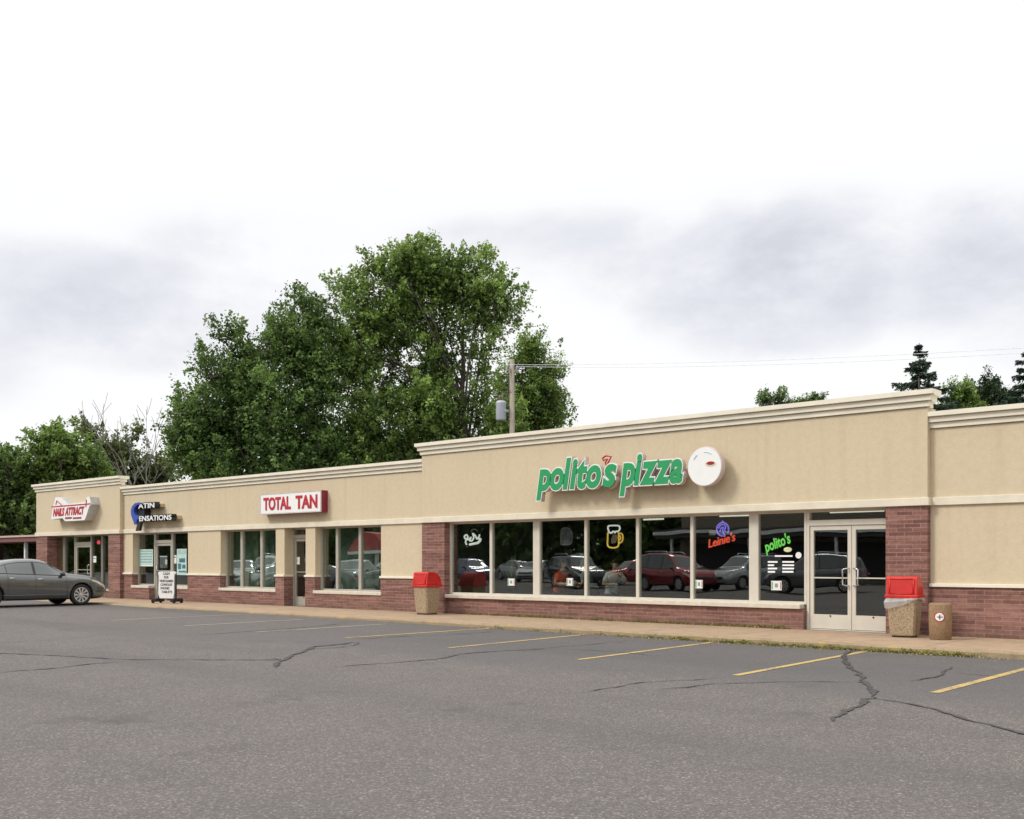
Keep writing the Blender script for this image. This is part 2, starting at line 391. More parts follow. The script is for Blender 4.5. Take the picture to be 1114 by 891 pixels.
# ------------------------------------------------------------------ camera
cam = bpy.data.cameras.new('camera'); co = bpy.data.objects.new('camera', cam); COL.objects.link(co)
co.location = (0, 0, HC); co.rotation_euler = (R(90), 0, YAW)
cam.sensor_width = 36; cam.lens = FOC/1114*36; cam.shift_y = (HY-445.5)/1114; cam.clip_end = 3000; cam.clip_start = .1
sc.camera = co

# ------------------------------------------------------------------ light
SUN_EL, SUN_AZ = R(44), R(212)     # from behind the camera and to its left
w = bpy.data.worlds.new("World"); sc.world = w; w.use_nodes = True
k = NT(w); bg = k.n['Background']; bg.inputs['Strength'].default_value = .1
sky = k.add('ShaderNodeTexSky'); sky.sky_type = 'NISHITA'; sky.sun_disc = False; sky.sun_elevation = SUN_EL; sky.sun_rotation = SUN_AZ
tc = k.add('ShaderNodeTexCoord'); dirv = tc.outputs['Generated']
def noise(scale, detail, rough=.55, stretch=2.2):
    mp = k.add('ShaderNodeMapping'); mp.inputs['Scale'].default_value = (1, 1, stretch); k.link(dirv, mp.inputs['Vector'])
    n = k.add('ShaderNodeTexNoise', Scale=scale, Detail=detail, Roughness=rough); k.link(mp.outputs[0], n.inputs['Vector']); return n.outputs['Fac']
def dirpx(u, v):
    t = (u-CX)/FOC; s = (HY-v)/FOC; return Vector((FX+RX*t, FY+RY*t, s)).normalized()
nl, nf = noise(3.2, 8.0, .6), noise(8.0, 8.0, .6, 1.6)
total = None
for (u, v, ru, rv, amp) in [(120, 335, 300, 70, .66), (270, 275, 150, 50, .40), (630, 268, 240, 44, .46), (850, 298, 180, 88, .95), (1075, 288, 180, 80, .75), (960, 310, 120, 60, .55), (730, 285, 130, 60, .55), (1500, 250, 400, 120, .8), (-500, 300, 400, 120, .8)]:
    c = dirpx(u, v); a, e = math.atan2(c.y, c.x), None
    tan_ = Vector((-c.y, c.x, 0)).normalized(); up_ = c.cross(tan_)
    dt = k.add('ShaderNodeVectorMath', operation='DOT_PRODUCT'); k.link(dirv, dt.inputs[0]); dt.inputs[1].default_value = tan_
    du = k.add('ShaderNodeVectorMath', operation='DOT_PRODUCT'); k.link(dirv, du.inputs[0]); du.inputs[1].default_value = up_
    df = k.add('ShaderNodeVectorMath', operation='DOT_PRODUCT'); k.link(dirv, df.inputs[0]); df.inputs[1].default_value = c
    q = k.math('ADD', k.math('POWER', k.math('DIVIDE', dt.outputs['Value'], ru/FOC), 2.0), k.math('POWER', k.math('DIVIDE', du.outputs['Value'], rv/FOC), 2.0))
    g = k.math('MULTIPLY', k.math('SUBTRACT', 1.0, k.math('MULTIPLY', q, .8), clamp=True), amp)
    g = k.math('MULTIPLY', g, k.math('GREATER_THAN', df.outputs['Value'], 0.0))
    total = g if total is None else k.math('MAXIMUM', total, g)
nn = k.math('ADD', k.math('MULTIPLY', k.math('SUBTRACT', nl, .5), 3.0), k.math('MULTIPLY', k.math('SUBTRACT', nf, .5), 2.3))
grey = k.math('MULTIPLY', k.math('ADD', total, k.math('MULTIPLY', nn, k.math('ADD', k.math('MULTIPLY', total, .9), .06))), 1.0, clamp=True)
cloud = k.ramp(grey, [(.0, (1.0, 1.0, 1.0)), (.20, (.975, .975, .985)), (.5, (.83, .84, .885)), (1., (.67, .685, .745))])
# the overcast is brightest towards the zenith
sx = k.add('ShaderNodeSeparateXYZ'); k.link(dirv, sx.inputs[0])
el = k.math('MULTIPLY', k.math('SUBTRACT', sx.outputs[2], .33, clamp=True), 1.5)
cl2 = k.add('ShaderNodeVectorMath', operation='SCALE'); k.link(cloud, cl2.inputs[0]); k.link(k.math('MULTIPLY', k.math('ADD', 1.0, el), 10.6), cl2.inputs['Scale'])
k.link(k.mix(.93, sky.outputs[0], cl2.outputs[0]), bg.inputs['Color'])
sl = bpy.data.lights.new('sun', 'SUN'); so = bpy.data.objects.new('sun', sl); COL.objects.link(so)
sl.energy = 2.1; sl.angle = R(16); sl.color = (1, .96, .89)
sd = Vector((math.sin(SUN_AZ)*math.cos(SUN_EL), math.cos(SUN_AZ)*math.cos(SUN_EL), math.sin(SUN_EL)))
so.rotation_euler = sd.to_track_quat('Z', 'Y').to_euler(); so.location = (0, 0, 30)
sc.view_settings.view_transform = 'Standard'; sc.view_settings.look = 'None'; sc.view_settings.exposure = 0

# ------------------------------------------------------------------ ground
g = MB().quad((-1500,-1500,-.22),(1500,-1500,-.22),(1500,1500,-.22),(-1500,1500,-.22)); tag(g.build('ground', M['grass'], fix=False), kind='structure')
lot = MB()
xs = [-130, -36, -29, -22, -15, -8, 60]
for a, b in zip(xs, xs[1:]):
    lot.quad((a,-60,lot_z(a)),(b,-60,lot_z(b)),(b,32,lot_z(b)),(a,32,lot_z(a)))
tag(lot.build('parking_lot', M['asphalt'], fix=False), kind='structure')

YK, YF, YL = 16.9, 19.55, 19.69            # kerb face, front of the raised bays, front of the lower bays
XL = PX(39.5, YF); XR = 9.0
tag(MB().box(XL-.3, XR, YK+.16, YL-.02, -.3, 0).build('sidewalk', M['sidewalk']), kind='structure')
kb = MB(); n = 260; prof = []
for i in range(n+1):
    x = XL-.3 + (XR-XL+.3)*i/n; e = random.uniform(-.012, .012); h = random.uniform(-.012, .004)
    wob = .03*math.sin(x*.9)+e
    prof.append([(x, YK+wob, -.3), (x, YK+wob+.008, -.03+h), (x, YK+wob+.035, .002+h*.5), (x, YK+.159, .003), (x, YK+.159, -.3)])
for A, B in zip(prof, prof[1:]):
    for j in range(4): kb.quad(A[j], B[j], B[j+1], A[j+1])
tag(kb.build('kerb', M['kerb'], smooth=True), kind='structure')

# parking stripes
stripes = [((1016,754),(1132,723.5),0), ((800,735),(946,708),0), ((628,718),(798,696),0), ((488,705),(672,687),0), ((376,694),(545,683),0), ((278,688),(420,679),1), ((200,681),(330,674),1), ((120,675),(262,668.5),1)]
for (a, b, old) in stripes:
    A = G(*a, .005); B = G(*b, .005)
    if B.y > YK-.05: B = A + (B-A)*((YK-.05-A.y)/(B.y-A.y)); B.z = lot_z(B.x)+.005
    d = (B-A).normalized(); s = Vector((d.y, -d.x, 0))*.055
    q = MB(); N = 14
    for i in range(N):
        p0 = A.lerp(B, i/N); p1 = A.lerp(B, (i+1)/N); q.quad(p0-s, p0+s, p1+s, p1-s)
    tag(q.build('parking_stripe', M['stripe_old' if old else 'stripe'], fix=False), kind='structure')
# cracks and tar seams
z9 = lambda L: [(x/1.989, 640+y/1.989) for x, y in L]
z10 = lambda L: [(554+x/1.989, 640+y/1.989) for x, y in L]
cracks = [
 (z9([(0,183),(130,172),(265,158)]), .045, 1), (z9([(-20,141),(0,142),(120,145),(240,153),(270,155),(400,155),(600,155),(580,151)]), .05, 1),
 (z9([(598,172),(606,160),(622,150),(650,138),(690,126),(740,121),(778,116)]), .10, 0), (z9([(776,117),(765,124),(735,129),(690,131),(660,133)]), .035, 0),
 (z9([(756,111),(880,104),(1000,99),(1085,92)]), .035, 1),
 (z9([(720,170),(850,162),(950,154),(1000,143),(1114,134),(1200,131)]), .045, 1), (z9([(430,101),(560,92),(660,84),(755,76)]), .04, 1),
 (z10([(150,225),(280,205),(460,197)]), .03, 1), (z10([(325,220),(450,208),(600,203),(765,203)]), .028, 1),
 (z10([(745,136),(716,155),(735,172),(762,192),(772,218),(796,240)]), .075, 0), (z10([(794,238),(768,240),(758,254),(720,268),(690,288)]), .075, 0),
 (z10([(794,238),(900,258),(1000,285),(1114,315),(1180,330)]), .05, 0), (z10([(875,202),(945,188),(958,176),(967,171)]), .04, 0), (z10([(952,183),(1040,190),(1130,198)]), .018, 1),
 (z10([(0,136),(140,125),(255,115)]), .022, 1), (z10([(115,131),(240,138),(325,148)]), .024, 1)]
for pts, wd, old in cracks:
    g3 = [G(*p, .009 if not old else .007) for p in pts]
    dense = []
    for a, b in zip(g3, g3[1:]):
        m_ = max(3, int((b-a).length/.10))
        dense += [a.lerp(b, i/m_) for i in range(m_)]
    dense.append(g3[-1])
    q = MB(); L = []; off = 0
    for i, p in enumerate(dense):
        d = (dense[min(i+1, len(dense)-1)]-dense[max(i-1, 0)]); d.normalize(); s = Vector((d.y, -d.x, 0))
        off = off*.8 + random.uniform(-.034, .034)
        hw = wd*(.75 if old else .62)*random.uniform(.35, 1.25)*(.55+.45*math.sin(i*.37)**2)*(min(1, .25+i/4, .25+(len(dense)-1-i)/4))
        c = p + s*off
        L.append((c-s*hw, c+s*hw))
    for A, B in zip(L, L[1:]): q.quad(A[0], A[1], B[1], B[0])
    tag(q.build('pavement_crack', M['tar2' if old else 'tar'], fix=False), kind='structure')

# ------------------------------------------------------------------ the shop building
Zb0, Zb1 = 2.376, 2.52          # trim band
YG = YF + .20                   # glazing plane of the raised bay
YGL = YL + .20                  # glazing plane of the lower bays
BACK = 33.0
mall = empty('shop_building', (0, 0, 0), 0, 'long low shop building of tan stucco over red brick with stepped white cornices', 'building')
xA, xB = PX(459, YF), PX(1009, YF)        # raised restaurant bay
xN = PX(130.5, YF)                        # right edge of the raised bay at the far end
xj0, xj1 = PX(483.5, YF), PX(963.5, YF)
# upper walls
def wall(name, mat, x0, x1, y0, y1, z0, z1, lab=None):
    o = MB().box(x0, x1, y0, y1, z0, z1).build(name, mat, mall)
    if lab: o['label'] = lab
    return o
wall('upper_wall', M['stucco'], xA, xB, YF, YF+.40, Zb1, 4.16, 'tall tan stucco wall over the restaurant front')
wall('upper_wall', M['stucco'], xN, xA-.002, YL, YL+.5, Zb1, 3.77, 'low tan stucco wall over the middle shops')
wall('upper_wall', M['stucco'], XL, xN-.002, YF, YF+.40, Zb1, 4.16, 'tall tan stucco wall over the leftmost shop')
wall('upper_wall', M['stucco'], xB+.002, XR, YL, YL+.5, Zb1, 3.77, 'low tan stucco wall at the right end')
def band(x0, x1, y, e0=0, e1=0): MB().box(x0-e0, x1+e1, y-.045, y+.42, Zb0, Zb1).build('trim_band', M['trim_band'], mall, bevel=.008)
band(xA, xB, YF, 0, .04); band(xN+.045, xA-.002, YL); band(XL, xN, YF, .04, .04); band(xB+.045, XR, YL)
def cornice(x0, x1, y, z0, z1, back, e0, e1):
    h = (z1-z0)/3; q = MB()
    for i, pr in enumerate((.04, .09, .145)):
        a = x0-(pr if e0 else 0); b = x1+(pr if e1 else 0)
        za, zb = z0+i*h, z0+(i+1)*h
        q.profile([(y-pr+.07, za), (y-pr+.07, za+.018), (y-pr, za+.02), (y-pr, zb-.0), (back+(pr if e0 or e1 else 0)+i*.003, zb-.0), (back+(pr if e0 or e1 else 0)+i*.003, za)], a, b)
    q.build('cornice', M['trim'], mall)
cornice(xA, xB, YF, 4.16, 4.48, YF+.14, 1, 1); cornice(xN+.003, xA-.003, YL, 3.77, 4.08, YL+.5, 0, 0)
cornice(XL, xN, YF, 4.16, 4.48, YF+.14, 1, 1); cornice(xB+.003, XR, YL, 3.77, 4.08, YL+.5, 0, 0)
# low walls: brick wainscot, stucco panel and thin stone belt
def pier(x0, x1, y, depth, brick_full=False, lab=None):
    if brick_full: wall('brick_pier', M['brick'], x0, x1, y, y+depth, -.1, Zb0, lab); return
    wall('stucco_panel', M['stucco'], x0, x1, y, y+depth, .95, Zb0, lab)
    wall('brick_wainscot', M['brick'], x0-.001, x1+.001, y-.02, y+depth, -.1, .89)
    MB().box(x0-.02, x1+.02, y-.055, y+depth-.003, .89, .95).build('belt_course', M['trim'], mall, bevel=.006)
def sill(x0, x1, y): MB().box(x0, x1, y-.05, y+.26, .41, .50).build('window_sill', M['sill'], mall, bevel=.008)
pier(xA, xj0, YF, .45, True); pier(xj1, xB, YF, .45, True)
pier(xB+.002, XR, YL, .4)
xd0 = PX(877.5, YG)                                     # left jamb of the double door
wall('brick_wainscot', M['brick'], xj0+.001, PX(874, YF+.08), YF+.08, YF+.3, -.1, .41)
sill(xj0-.03, PX(871, YF+.05), YF+.06)
# lower middle bays
xs_ = {n: PX(u, YL) for n, u in dict(s0=144.5, s1=204.5, t0=240, t1=300, d0=309.5, d1=332.5, w0=343, w1=414.5).items()}
pier(xN+.001, xs_['s0'], YL, .4); pier(xs_['s1'], xs_['t0'], YL, .4); pier(xs_['t1'], xs_['d0'], YL, .4); pier(xs_['d1'], xs_['w0'], YL, .4); pier(xs_['w1'], xA-.002, YL, .4)
for a, b in (('t0','t1'),('w0','w1')):
    wall('brick_wainscot', M['brick'], xs_[a]+.002, xs_[b]-.002, YL-.018, YL+.35, -.1, .41); sill(xs_[a]-.06, xs_[b]+.04, YL)
xsd0, xsd1 = PX(168.5, YGL), PX(187.5, YGL)             # far shop door
wall('brick_wainscot', M['brick'], xs_['s0']+.002, xsd0-.01, YL-.018, YL+.35, -.1, .41); sill(xs_['s0']-.06, xsd0-.02, YL)
wall('brick_wainscot', M['brick'], xsd1+.01, xs_['s1']-.002, YL-.018, YL+.35, -.1, .41); sill(xsd1+.02, xs_['s1']+.04, YL)
# leftmost bay
xn0, xn1 = PX(51.3, YF), PX(117.8, YF)
pier(XL, xn0, YF, .6, True); pier(xn1, xN, YF, .6, True)
YGN = YF + .34
# backs, roof, side walls, dark rooms
wall('side_wall', M['brick'], XL, XL+.3, YF+.602, BACK, -.1, 3.6); wall('side_wall', M['brick'], XR-.3, XR-.002, YL+.42, BACK, -.1, 3.6)
wall('back_wall', M['brick'], XL, XR, BACK, BACK+.3, -.1, 3.7)
wall('roof', M['galv'], XL+.302, XR-.302, YF+.65, BACK-.002, 3.3, 3.6)
wall('ceiling', M['wall_in'], XL+.3, XR-.3, YF+.55, YF+9, 2.62, 2.7)
wall('interior_floor', M['floor_in'], XL+.3, XR-.3, YL-.018, BACK-.01, -.25, .004)
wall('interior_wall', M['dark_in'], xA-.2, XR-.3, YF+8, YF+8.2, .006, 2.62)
for x in (xA-.35, xB+.05, xs_['s1']+.8): wall('interior_wall', M['wall_in'], x, x+.14, YL+.42, BACK-.02, .006, 2.61)
wall('interior_wall', M['wall_in'], xs_['s1']+.96, xA-.36, YL+4.3, YL+4.4, .006, 2.61)
wall('interior_wall', M['wall_in'], XL+.35, xs_['s1']+.7, YL+5, YL+5.1, .006, 2.61)
wall('interior_wall', M['wall_in'], xN+.1, xN+.24, YL+.52, YL+4.98, .006, 2.61)

# glazing ----------------------------------------------------------------
def window(x0, x1, y, z0, z1, mulls, glass, frame='frame', thick=.05, lab=None):
    q = MB(); q.box(x0, x1, y, y+.10, z0, z0+thick); q.box(x0, x1, y, y+.10, z1-thick, z1)
    edges = [(x0, x0+thick)] + mulls + [(x1-thick, x1)]
    for a, b in edges: q.box(a, b, y-.004, y+.104, z0+.001, z1-.001)
    o = q.build('window', M[frame], mall)
    if lab: o['label'] = lab
    for (a, b), (c, d) in zip(edges, edges[1:]):
        MB().box(b+.001, c-.001, y+.045, y+.052, z0+thick, z1-thick).build('pane', M[glass], o)
    return o
mz = lambda us, Y: [(PX(a, Y), PX(b, Y)) for a, b in us]
window(xj0, xd0, YG, .50, Zb0, mz([(532.8,535.3),(580,587),(635.8,638.4),(692,695),(751,754.3),(815,825)], YG), 'glass', frame='frame_cream', lab='wide restaurant window with seven dark panes')
window(xs_['t0'], xs_['t1'], YGL, .50, Zb0, mz([(261.7,264),(283.2,285.6)], YGL), 'glass_green')
window(xs_['w0'], xs_['w1'], YGL, .50, Zb0, mz([(365.4,367.8),(390.2,392.8)], YGL), 'glass_green')
window(xs_['s0'], xsd0, YGL, .50, Zb0, [], 'glass'); window(xsd1, xs_['s1'], YGL, .50, Zb0, [], 'glass')
def door(x0, x1, y, z1, leaves, glass='glass', rail=.28, ztop=Zb0, lab=None, pull=1, frame='frame'):
    """aluminium shop door with a transom above"""
    q = MB(); j = .055
    q.box(x0, x0+j, y-.01, y+.12, .004, ztop-.001); q.box(x1-j, x1, y-.01, y+.12, .004, ztop-.001)
    q.box(x0+j, x1-j, y-.008, y+.118, z1, z1+.11); q.box(x0+j, x1-j, y, y+.11, ztop-.05, ztop-.002); q.box(x0+j, x1-j, y-.01, y+.12, .004, .022)
    o = q.build('door_frame', M[frame], mall)
    MB().box(x0+j, x1-j, y+.05, y+.056, z1+.11, ztop-.05).build('transom_pane', M[glass], o)
    wl = (x1-x0-2*j)/leaves
    for i in range(leaves):
        a = x0+j+i*wl+.006; b = a+wl-.012; s = .075
        lf = MB(); lf.box(a, a+s, y+.012, y+.06, .03, z1-.006); lf.box(b-s, b, y+.012, y+.06, .03, z1-.006)
        lf.box(a+s, b-s, y+.013, y+.059, z1-.09, z1-.007); lf.box(a+s, b-s, y+.013, y+.059, .031, .031+rail)
        lf.box(a+s, b-s, y+.02, y+.045, 1.02, 1.045)
        d = lf.build('door', M[frame], mall)
        if lab: d['label'] = lab
        MB().box(a+s, b-s, y+.046, y+.051, .031+rail, z1-.09).build('pane', M[glass], d)
        hx = b-.05 if i == 0 and leaves == 2 else a+.05 if leaves == 2 else (b-.05 if pull > 0 else a+.05)
        sg = -1 if (leaves == 2 and i == 0) or (leaves == 1 and pull > 0) else 1
        MB().tube([(hx, y+.012, .88), (hx+sg*.01, y-.05, .88), (hx+sg*.10, y-.055, .90), (hx+sg*.10, y-.055, 1.2), (hx+sg*.01, y-.05, 1.22), (hx, y+.012, 1.22)], .014, 8).build('handle', M['chrome'], d, smooth=True)
        MB().disc((a+.5*(b-a), 0, .031+rail*.9), .018, y+.006, y+.0125, 12).build('lock', M['black'], d)
    return o
door(xd0+.002, xj1+.16, YG+.01, 2.06, 2, frame='frame_cream', lab='glass restaurant door with cream aluminium frame')
door(xs_['d0'], xs_['d1'], YGL+.12, 2.06, 1, rail=.25, lab='narrow glass door with two paper notices')
door(xsd0+.002, xsd1-.002, YGL, 2.0, 1, rail=.25, pull=-1)
# leftmost front: tall panes either side of a door
xnd0, xnd1 = PX(81.5, YGN), PX(99.5, YGN)
window(xn0-.1, xnd0-.002, YGN, .30, Zb0, mz([(57,59),(68.5,71)], YGN), 'glass_green', 'frame_dark')
window(xnd1+.002, xn1+.3, YGN, .30, Zb0, mz([(110,112)], YGN), 'glass_green', 'frame_dark')
wall('brick_wainscot', M['brick'], xn0+.002, xnd0-.004, YGN-.03, YGN+.2, -.1, .25); wall('brick_wainscot', M['brick'], xnd1+.004, xn1-.002, YGN-.03, YGN+.2, -.1, .25)
MB().box(xn0+.01, xnd0-.01, YGN-.08, YGN+.2, .25, .30).build('window_sill', M['sill'], mall); MB().box(xnd1+.01, xn1-.002, YGN-.08, YGN+.2, .25, .30).build('window_sill', M['sill'], mall)
door(xnd0, xnd1, YGN, 2.0, 1, 'glass_green', .22, frame='frame')
wall('wood_panel', M['wood'], PX(60.5, YGN+.12), PX(68, YGN+.12), YGN+.14, YGN+.2, .3, Zb0)
# pale sheets added behind the tanning panes, standing in for their greenish reflection
wall('tone_sheet', M['pale_in'], xs_['t0'], PX(281, YGL+.3), YGL+.30, YGL+.31, .01, 2.6); wall('tone_sheet', M['pale_in'], PX(286, YGL+.22), PX(298, YGL+.22), YGL+.24, YGL+.25, .01, 2.6)
wall('tone_sheet', M['pale_in'], PX(369, YGL+.35), PX(412, YGL+.35), YGL+.36, YGL+.37, .01, 2.6)
# ceiling tubes of the restaurant, seen through the top of the glass
for (u0, u1, Y) in ((700, 722, YG+2.4), (783, 817, YG+1.3), (903, 962, YG+1.0)):
    t = empty('ceiling_light', (0, 0, 0), 0, {700: 'short lit ceiling tube behind the fifth restaurant pane', 783: 'lit ceiling tube above the red and violet neon sign', 903: 'lit ceiling tube behind the transom over the double door'}[u0], 'ceiling light', 'ceiling lights inside the restaurant')
    a, b = PX(u0, Y), PX(u1, Y); zl_ = P((u0+u1)/2, {700: 565, 783: 561, 903: 556.5}[u0], Y).z
    for xh in (a+.1, b-.1): MB().box(xh-.008, xh+.008, Y-.008, Y+.008, zl_+.071, 2.618).build('hanger', M['black'], t)
    MB().box(a-.05, b+.05, Y-.06, Y+.06, zl_+.02, zl_+.07).build('housing', M['white'], t)
    MB().tube([(a, Y, zl_), (b, Y, zl_)], .018, 8).build('tube', emit('lit_tube', (.9, .86, .72), 1.0), t)

# ------------------------------------------------------------------ wall signs
def letters(word, x0, x1, zbase, xh, y, depth, root, face, ret, bold=.03, rim=.05, shear=.28, gap=.02, ypush=.006):
    """channel letters, one part each, its coloured face a sub-part"""
    ms = []
    for ch in word:
        me = text_mesh(ch, 1, 0, 0, shear); lo, hi = bounds(me); ms.append((ch, lo, hi)); bpy.data.meshes.remove(me)
    o_ = text_mesh('x', 1, 0, 0, 0); s = xh/(bounds(o_)[1][2]); bpy.data.meshes.remove(o_)
    tot = sum(hi[0]-lo[0]+2*rim for _, lo, hi in ms)
    k_ = ((x1-x0) - gap*(len(word)-1))/(tot)
    x = x0
    for ch, lo, hi in ms:
        if ch == ' ': continue
        wd = (hi[0]-lo[0]+2*rim)*k_
        T = Matrix.Translation((x-(lo[0]-rim)*k_, y, zbase)) @ Matrix.Diagonal((k_, 1, s, 1))
        a = text_mesh(ch, 1, depth/2, rim, shear); a.transform(T); a.name = 'letter'
        o = link('letter', a, [ret, M['sign_white']], root)
        for p_ in a.polygons: p_.material_index = 1 if p_.normal.y < -.9 else 0
        b = text_mesh(ch, 1, .004, bold, shear); b.transform(Matrix.Translation((0, -depth/2-.0045, 0)) @ T)
        f = link('letter_face', b, face, o)
        x += wd + gap
# restaurant sign
YS = YF - .26
sg = empty('restaurant_sign', (PX(665, YS), YF, 2.9), 0, 'raised green italic letters of the pizza restaurant on the tan wall', 'sign')
inv = Matrix.Translation((-sg.location.x, -sg.location.y, -sg.location.z))
def adopt(root):
    for c in root.children:
        if c.type == 'MESH' and not c.get('_ad'): c.matrix_parent_inverse = Matrix.Translation(-root.location)
letters("polito", PX(585, YS), PX(656.5, YS), 3.055, .43, YS, .13, sg, M['green'], M['pinkish'], bold=.038, rim=.066, shear=.22, gap=-.07)
letters("s", PX(656.5, YS), PX(673.5, YS), 3.055, .43, YS, .13, sg, M['green'], M['pinkish'], bold=.038, rim=.066, shear=.22)
letters("pizza", PX(675.5, YS), PX(745, YS), 3.055, .43, YS, .13, sg, M['green'], M['pinkish'], bold=.038, rim=.066, shear=.22, gap=-.07)
MB().box(PX(592, YS), PX(742, YS), YF-.14, YF-.001, 3.14, 3.34).build('raceway', M['pinkish'], sg)
c = P(661, 502, YS)
MB().tube([c+Vector((-.14,0,.08)), c+Vector((-.05,0,.13)), c+Vector((.10,0,.10)), c+Vector((.02,0,-.02)), c+Vector((-.03,0,-.12)), c+Vector((-.06,0,-.02)), c+Vector((.0,0,.05)), c+Vector((-.12,0,.03)), c+Vector((-.14,0,.08))], .02, 8).build('apostrophe', M['sign_red'], sg, smooth=True)
adopt(sg)
YD = YF - .34
c = P(766.5, 507.5, YD); rd = .415
dg = empty('round_sign', (c.x, YF, c.z-rd), 0, 'round white sign box with a red pizza on it right of the green letters', 'sign')
MB().disc(c, rd, YD, YF-.20, 48).build('sign_box', M['pinkish'], dg, bevel=.01)
MB().disc(c, rd*.955, YD-.008, YD-.001, 48).build('sign_face', M['sign_white'], dg)
MB().disc(c, .16, YF-.20, YF-.001, 16).build('bracket', M['galv'], dg)
el_ = lambda cx, cz, a, b, n=28: [(cx+a*math.cos(2*math.pi*i/n), cz+b*math.sin(2*math.pi*i/n)) for i in range(n)]
MB().prism(el_(c.x+.15, c.z+.045, .13, .055), YD-.012, YD-.0085).build('pizza_plate', simple('plate_cream', (.62, .58, .42), .5), dg)
MB().prism(el_(c.x+.15, c.z+.06, .095, .036), YD-.016, YD-.0125).build('pizza_emblem', simple('tomato_red', (.32, .012, .012), .4), dg)
for (a0, a1) in ((125, 150), (55, 92)):
    pts = [(c.x+.30*math.cos(R(a)), YD-.010, c.z+.30*math.sin(R(a))) for a in range(a0, a1, 4)]
    MB().tube(pts, .009, 6).build('arc_lettering', simple('pale_blue_ink', (.45, .5, .6), .5), dg)
adopt(dg)
# tanning sign
YT = YL - .24
a = P(283.3, 538, YT); b = P(349.5, 557, YT); zt, zb_ = P(283.3, 537.8, YT).z, P(283.3, 560, YT).z
tg = empty('tanning_sign', ((a.x+b.x)/2, YL, zb_), 0, 'white box sign with red lettering TOTAL TAN and dark red sides', 'sign')
MB().box(a.x, b.x, YT, YL-.002, zb_, zt).build('sign_box', M['maroon'], tg, bevel=.006)
MB().box(a.x+.03, b.x-.03, YT-.008, YT-.001, zb_+.03, zt-.03).build('sign_face', M['sign_white'], tg)
q = MB(); q.box(a.x-.002, b.x+.002, YT-.014, YT+.01, zt-.03, zt+.003); q.box(a.x-.002, b.x+.002, YT-.014, YT+.01, zb_-.003, zb_+.03); q.box(a.x-.003, a.x+.03, YT-.014, YT+.01, zb_+.03, zt-.03); q.box(b.x-.03, b.x+.003, YT-.014, YT+.01, zb_+.03, zt-.03)
q.build('sign_rim', simple('grey_rim', (.50, .47, .44), .4), tg)
W = b.x-a.x; H_ = zt-zb_
link('lettering', fit_text('TOTAL', a.x+.06*W, a.x+.52*W, zb_+.19*H_, zb_+.82*H_, YT-.016, extrude=.006, offset=.034), M['sign_red'], tg)
link('lettering', fit_text('TAN', a.x+.60*W, a.x+.945*W, zb_+.19*H_, zb_+.82*H_, YT-.016, extrude=.006, offset=.034), M['sign_red'], tg)
adopt(tg)
# two-line sign with blue swash
YB = YL - .34
bgs = empty('salon_sign', (PX(165, YL), YL, P(150, 577, YL).z), 0, 'two lines of white capitals with black sides behind a tall blue letter S', 'sign')
f = lambda x, y: (lambda p: (p.x, p.z))(P(130+x/12.38, 530+y/12.38, YB))
l1 = (f(250, 300), f(478, 195)); l2 = (f(262, 472), f(708, 355))
for (lo, hi), wrd in ((l1, 'ATIN'), (l2, 'ENSATIONS')):
    link('lettering', fit_text(wrd, lo[0], hi[0], lo[1], hi[1], YB+.09, extrude=.09, offset=.045), M['black'], bgs)
    link('letter_faces', fit_text(wrd, lo[0]+.03, hi[0]-.03, lo[1]+.03, hi[1]-.03, YB-.006, extrude=.004, offset=.022), M['sign_white'], bgs)
    MB().box(lo[0]+.1, hi[0]+.05, YB+.20, YL-.001, lo[1]+.06, hi[1]-.06).build('raceway', M['tan_metal'], bgs)
sw = [(330,215),(270,205),(215,215),(172,260),(158,320),(165,390),(190,450),(205,505),(235,500),(240,440),(268,420),(258,385),(215,370),(200,330),(205,280),(240,240),(300,228)]
MB().prism([f(*p) for p in sw], YB-.02, YB+.10).build('swash', M['blue'], bgs)
sw2 = [(215,590),(262,585),(285,470),(250,470),(232,520)]
MB().prism([f(*p) for p in sw2], YB+.0, YB+.10).build('swash_tail', M['black'], bgs)
MB().box(f(180,0)[0], f(300,0)[0], YB+.10, YL-.001, f(0,430)[1], f(0,250)[1]).build('bracket', M['black'], bgs)
adopt(bgs)
# nail salon sign
YN = YF - .34
ns = empty('nail_sign', (PX(82, YF), YF, P(70, 567, YF).z), 0, 'jagged white sign with red italic lettering over the leftmost shop', 'sign')
f = lambda x, y: (lambda p: (p.x, p.z))(P(45+x/13.93, 530+y/13.93, YN))
out = [(150,488),(178,325),(160,300),(185,285),(218,150),(300,158),(405,258),(672,222),(690,150),(735,148),(745,205),(755,260),(725,300),(690,420),(655,500),(362,517),(325,468)]
MB().prism([f(*p) for p in out], YN, YF-.001).build('sign_box', simple('sign_side_grey', (.50, .50, .49), .5), ns)
MB().prism([f(*p) for p in out], YN-.010, YN-.001).build('sign_face', M['sign_white'], ns)
for wrd, x0, x1, y0, y1 in (('NAILS', 182, 355, 446, 312), ('ATTRACT', 362, 658, 432, 288)):
    lo = f(x0, y0); hi = f(x1, y1); link('lettering', fit_text(wrd, lo[0], hi[0], lo[1], hi[1], YN-.016, extrude=.005, offset=.05, shear=.3), M['sign_red'], ns)
q = MB()
for (p0, p1, w_) in (((160,298),(750,250),7), ((690,190),(680,300),7), ((225,265),(240,205),8), ((240,205),(330,285),8)):
    A, B = f(*p0), f(*p1); q.tube([(A[0], YN-.014, A[1]), (B[0], YN-.014, B[1])], .022, 6)
q.build('red_rule', M['sign_red'], ns)
for x0, x1 in ((365, 465), (482, 612)): A = f(x0, 485); B = f(x1, 450); MB().box(A[0], B[0], YN-.016, YN-.011, A[1], B[1]).build('small_line', simple('dull_red_ink', (.28, .05, .06), .5), ns)
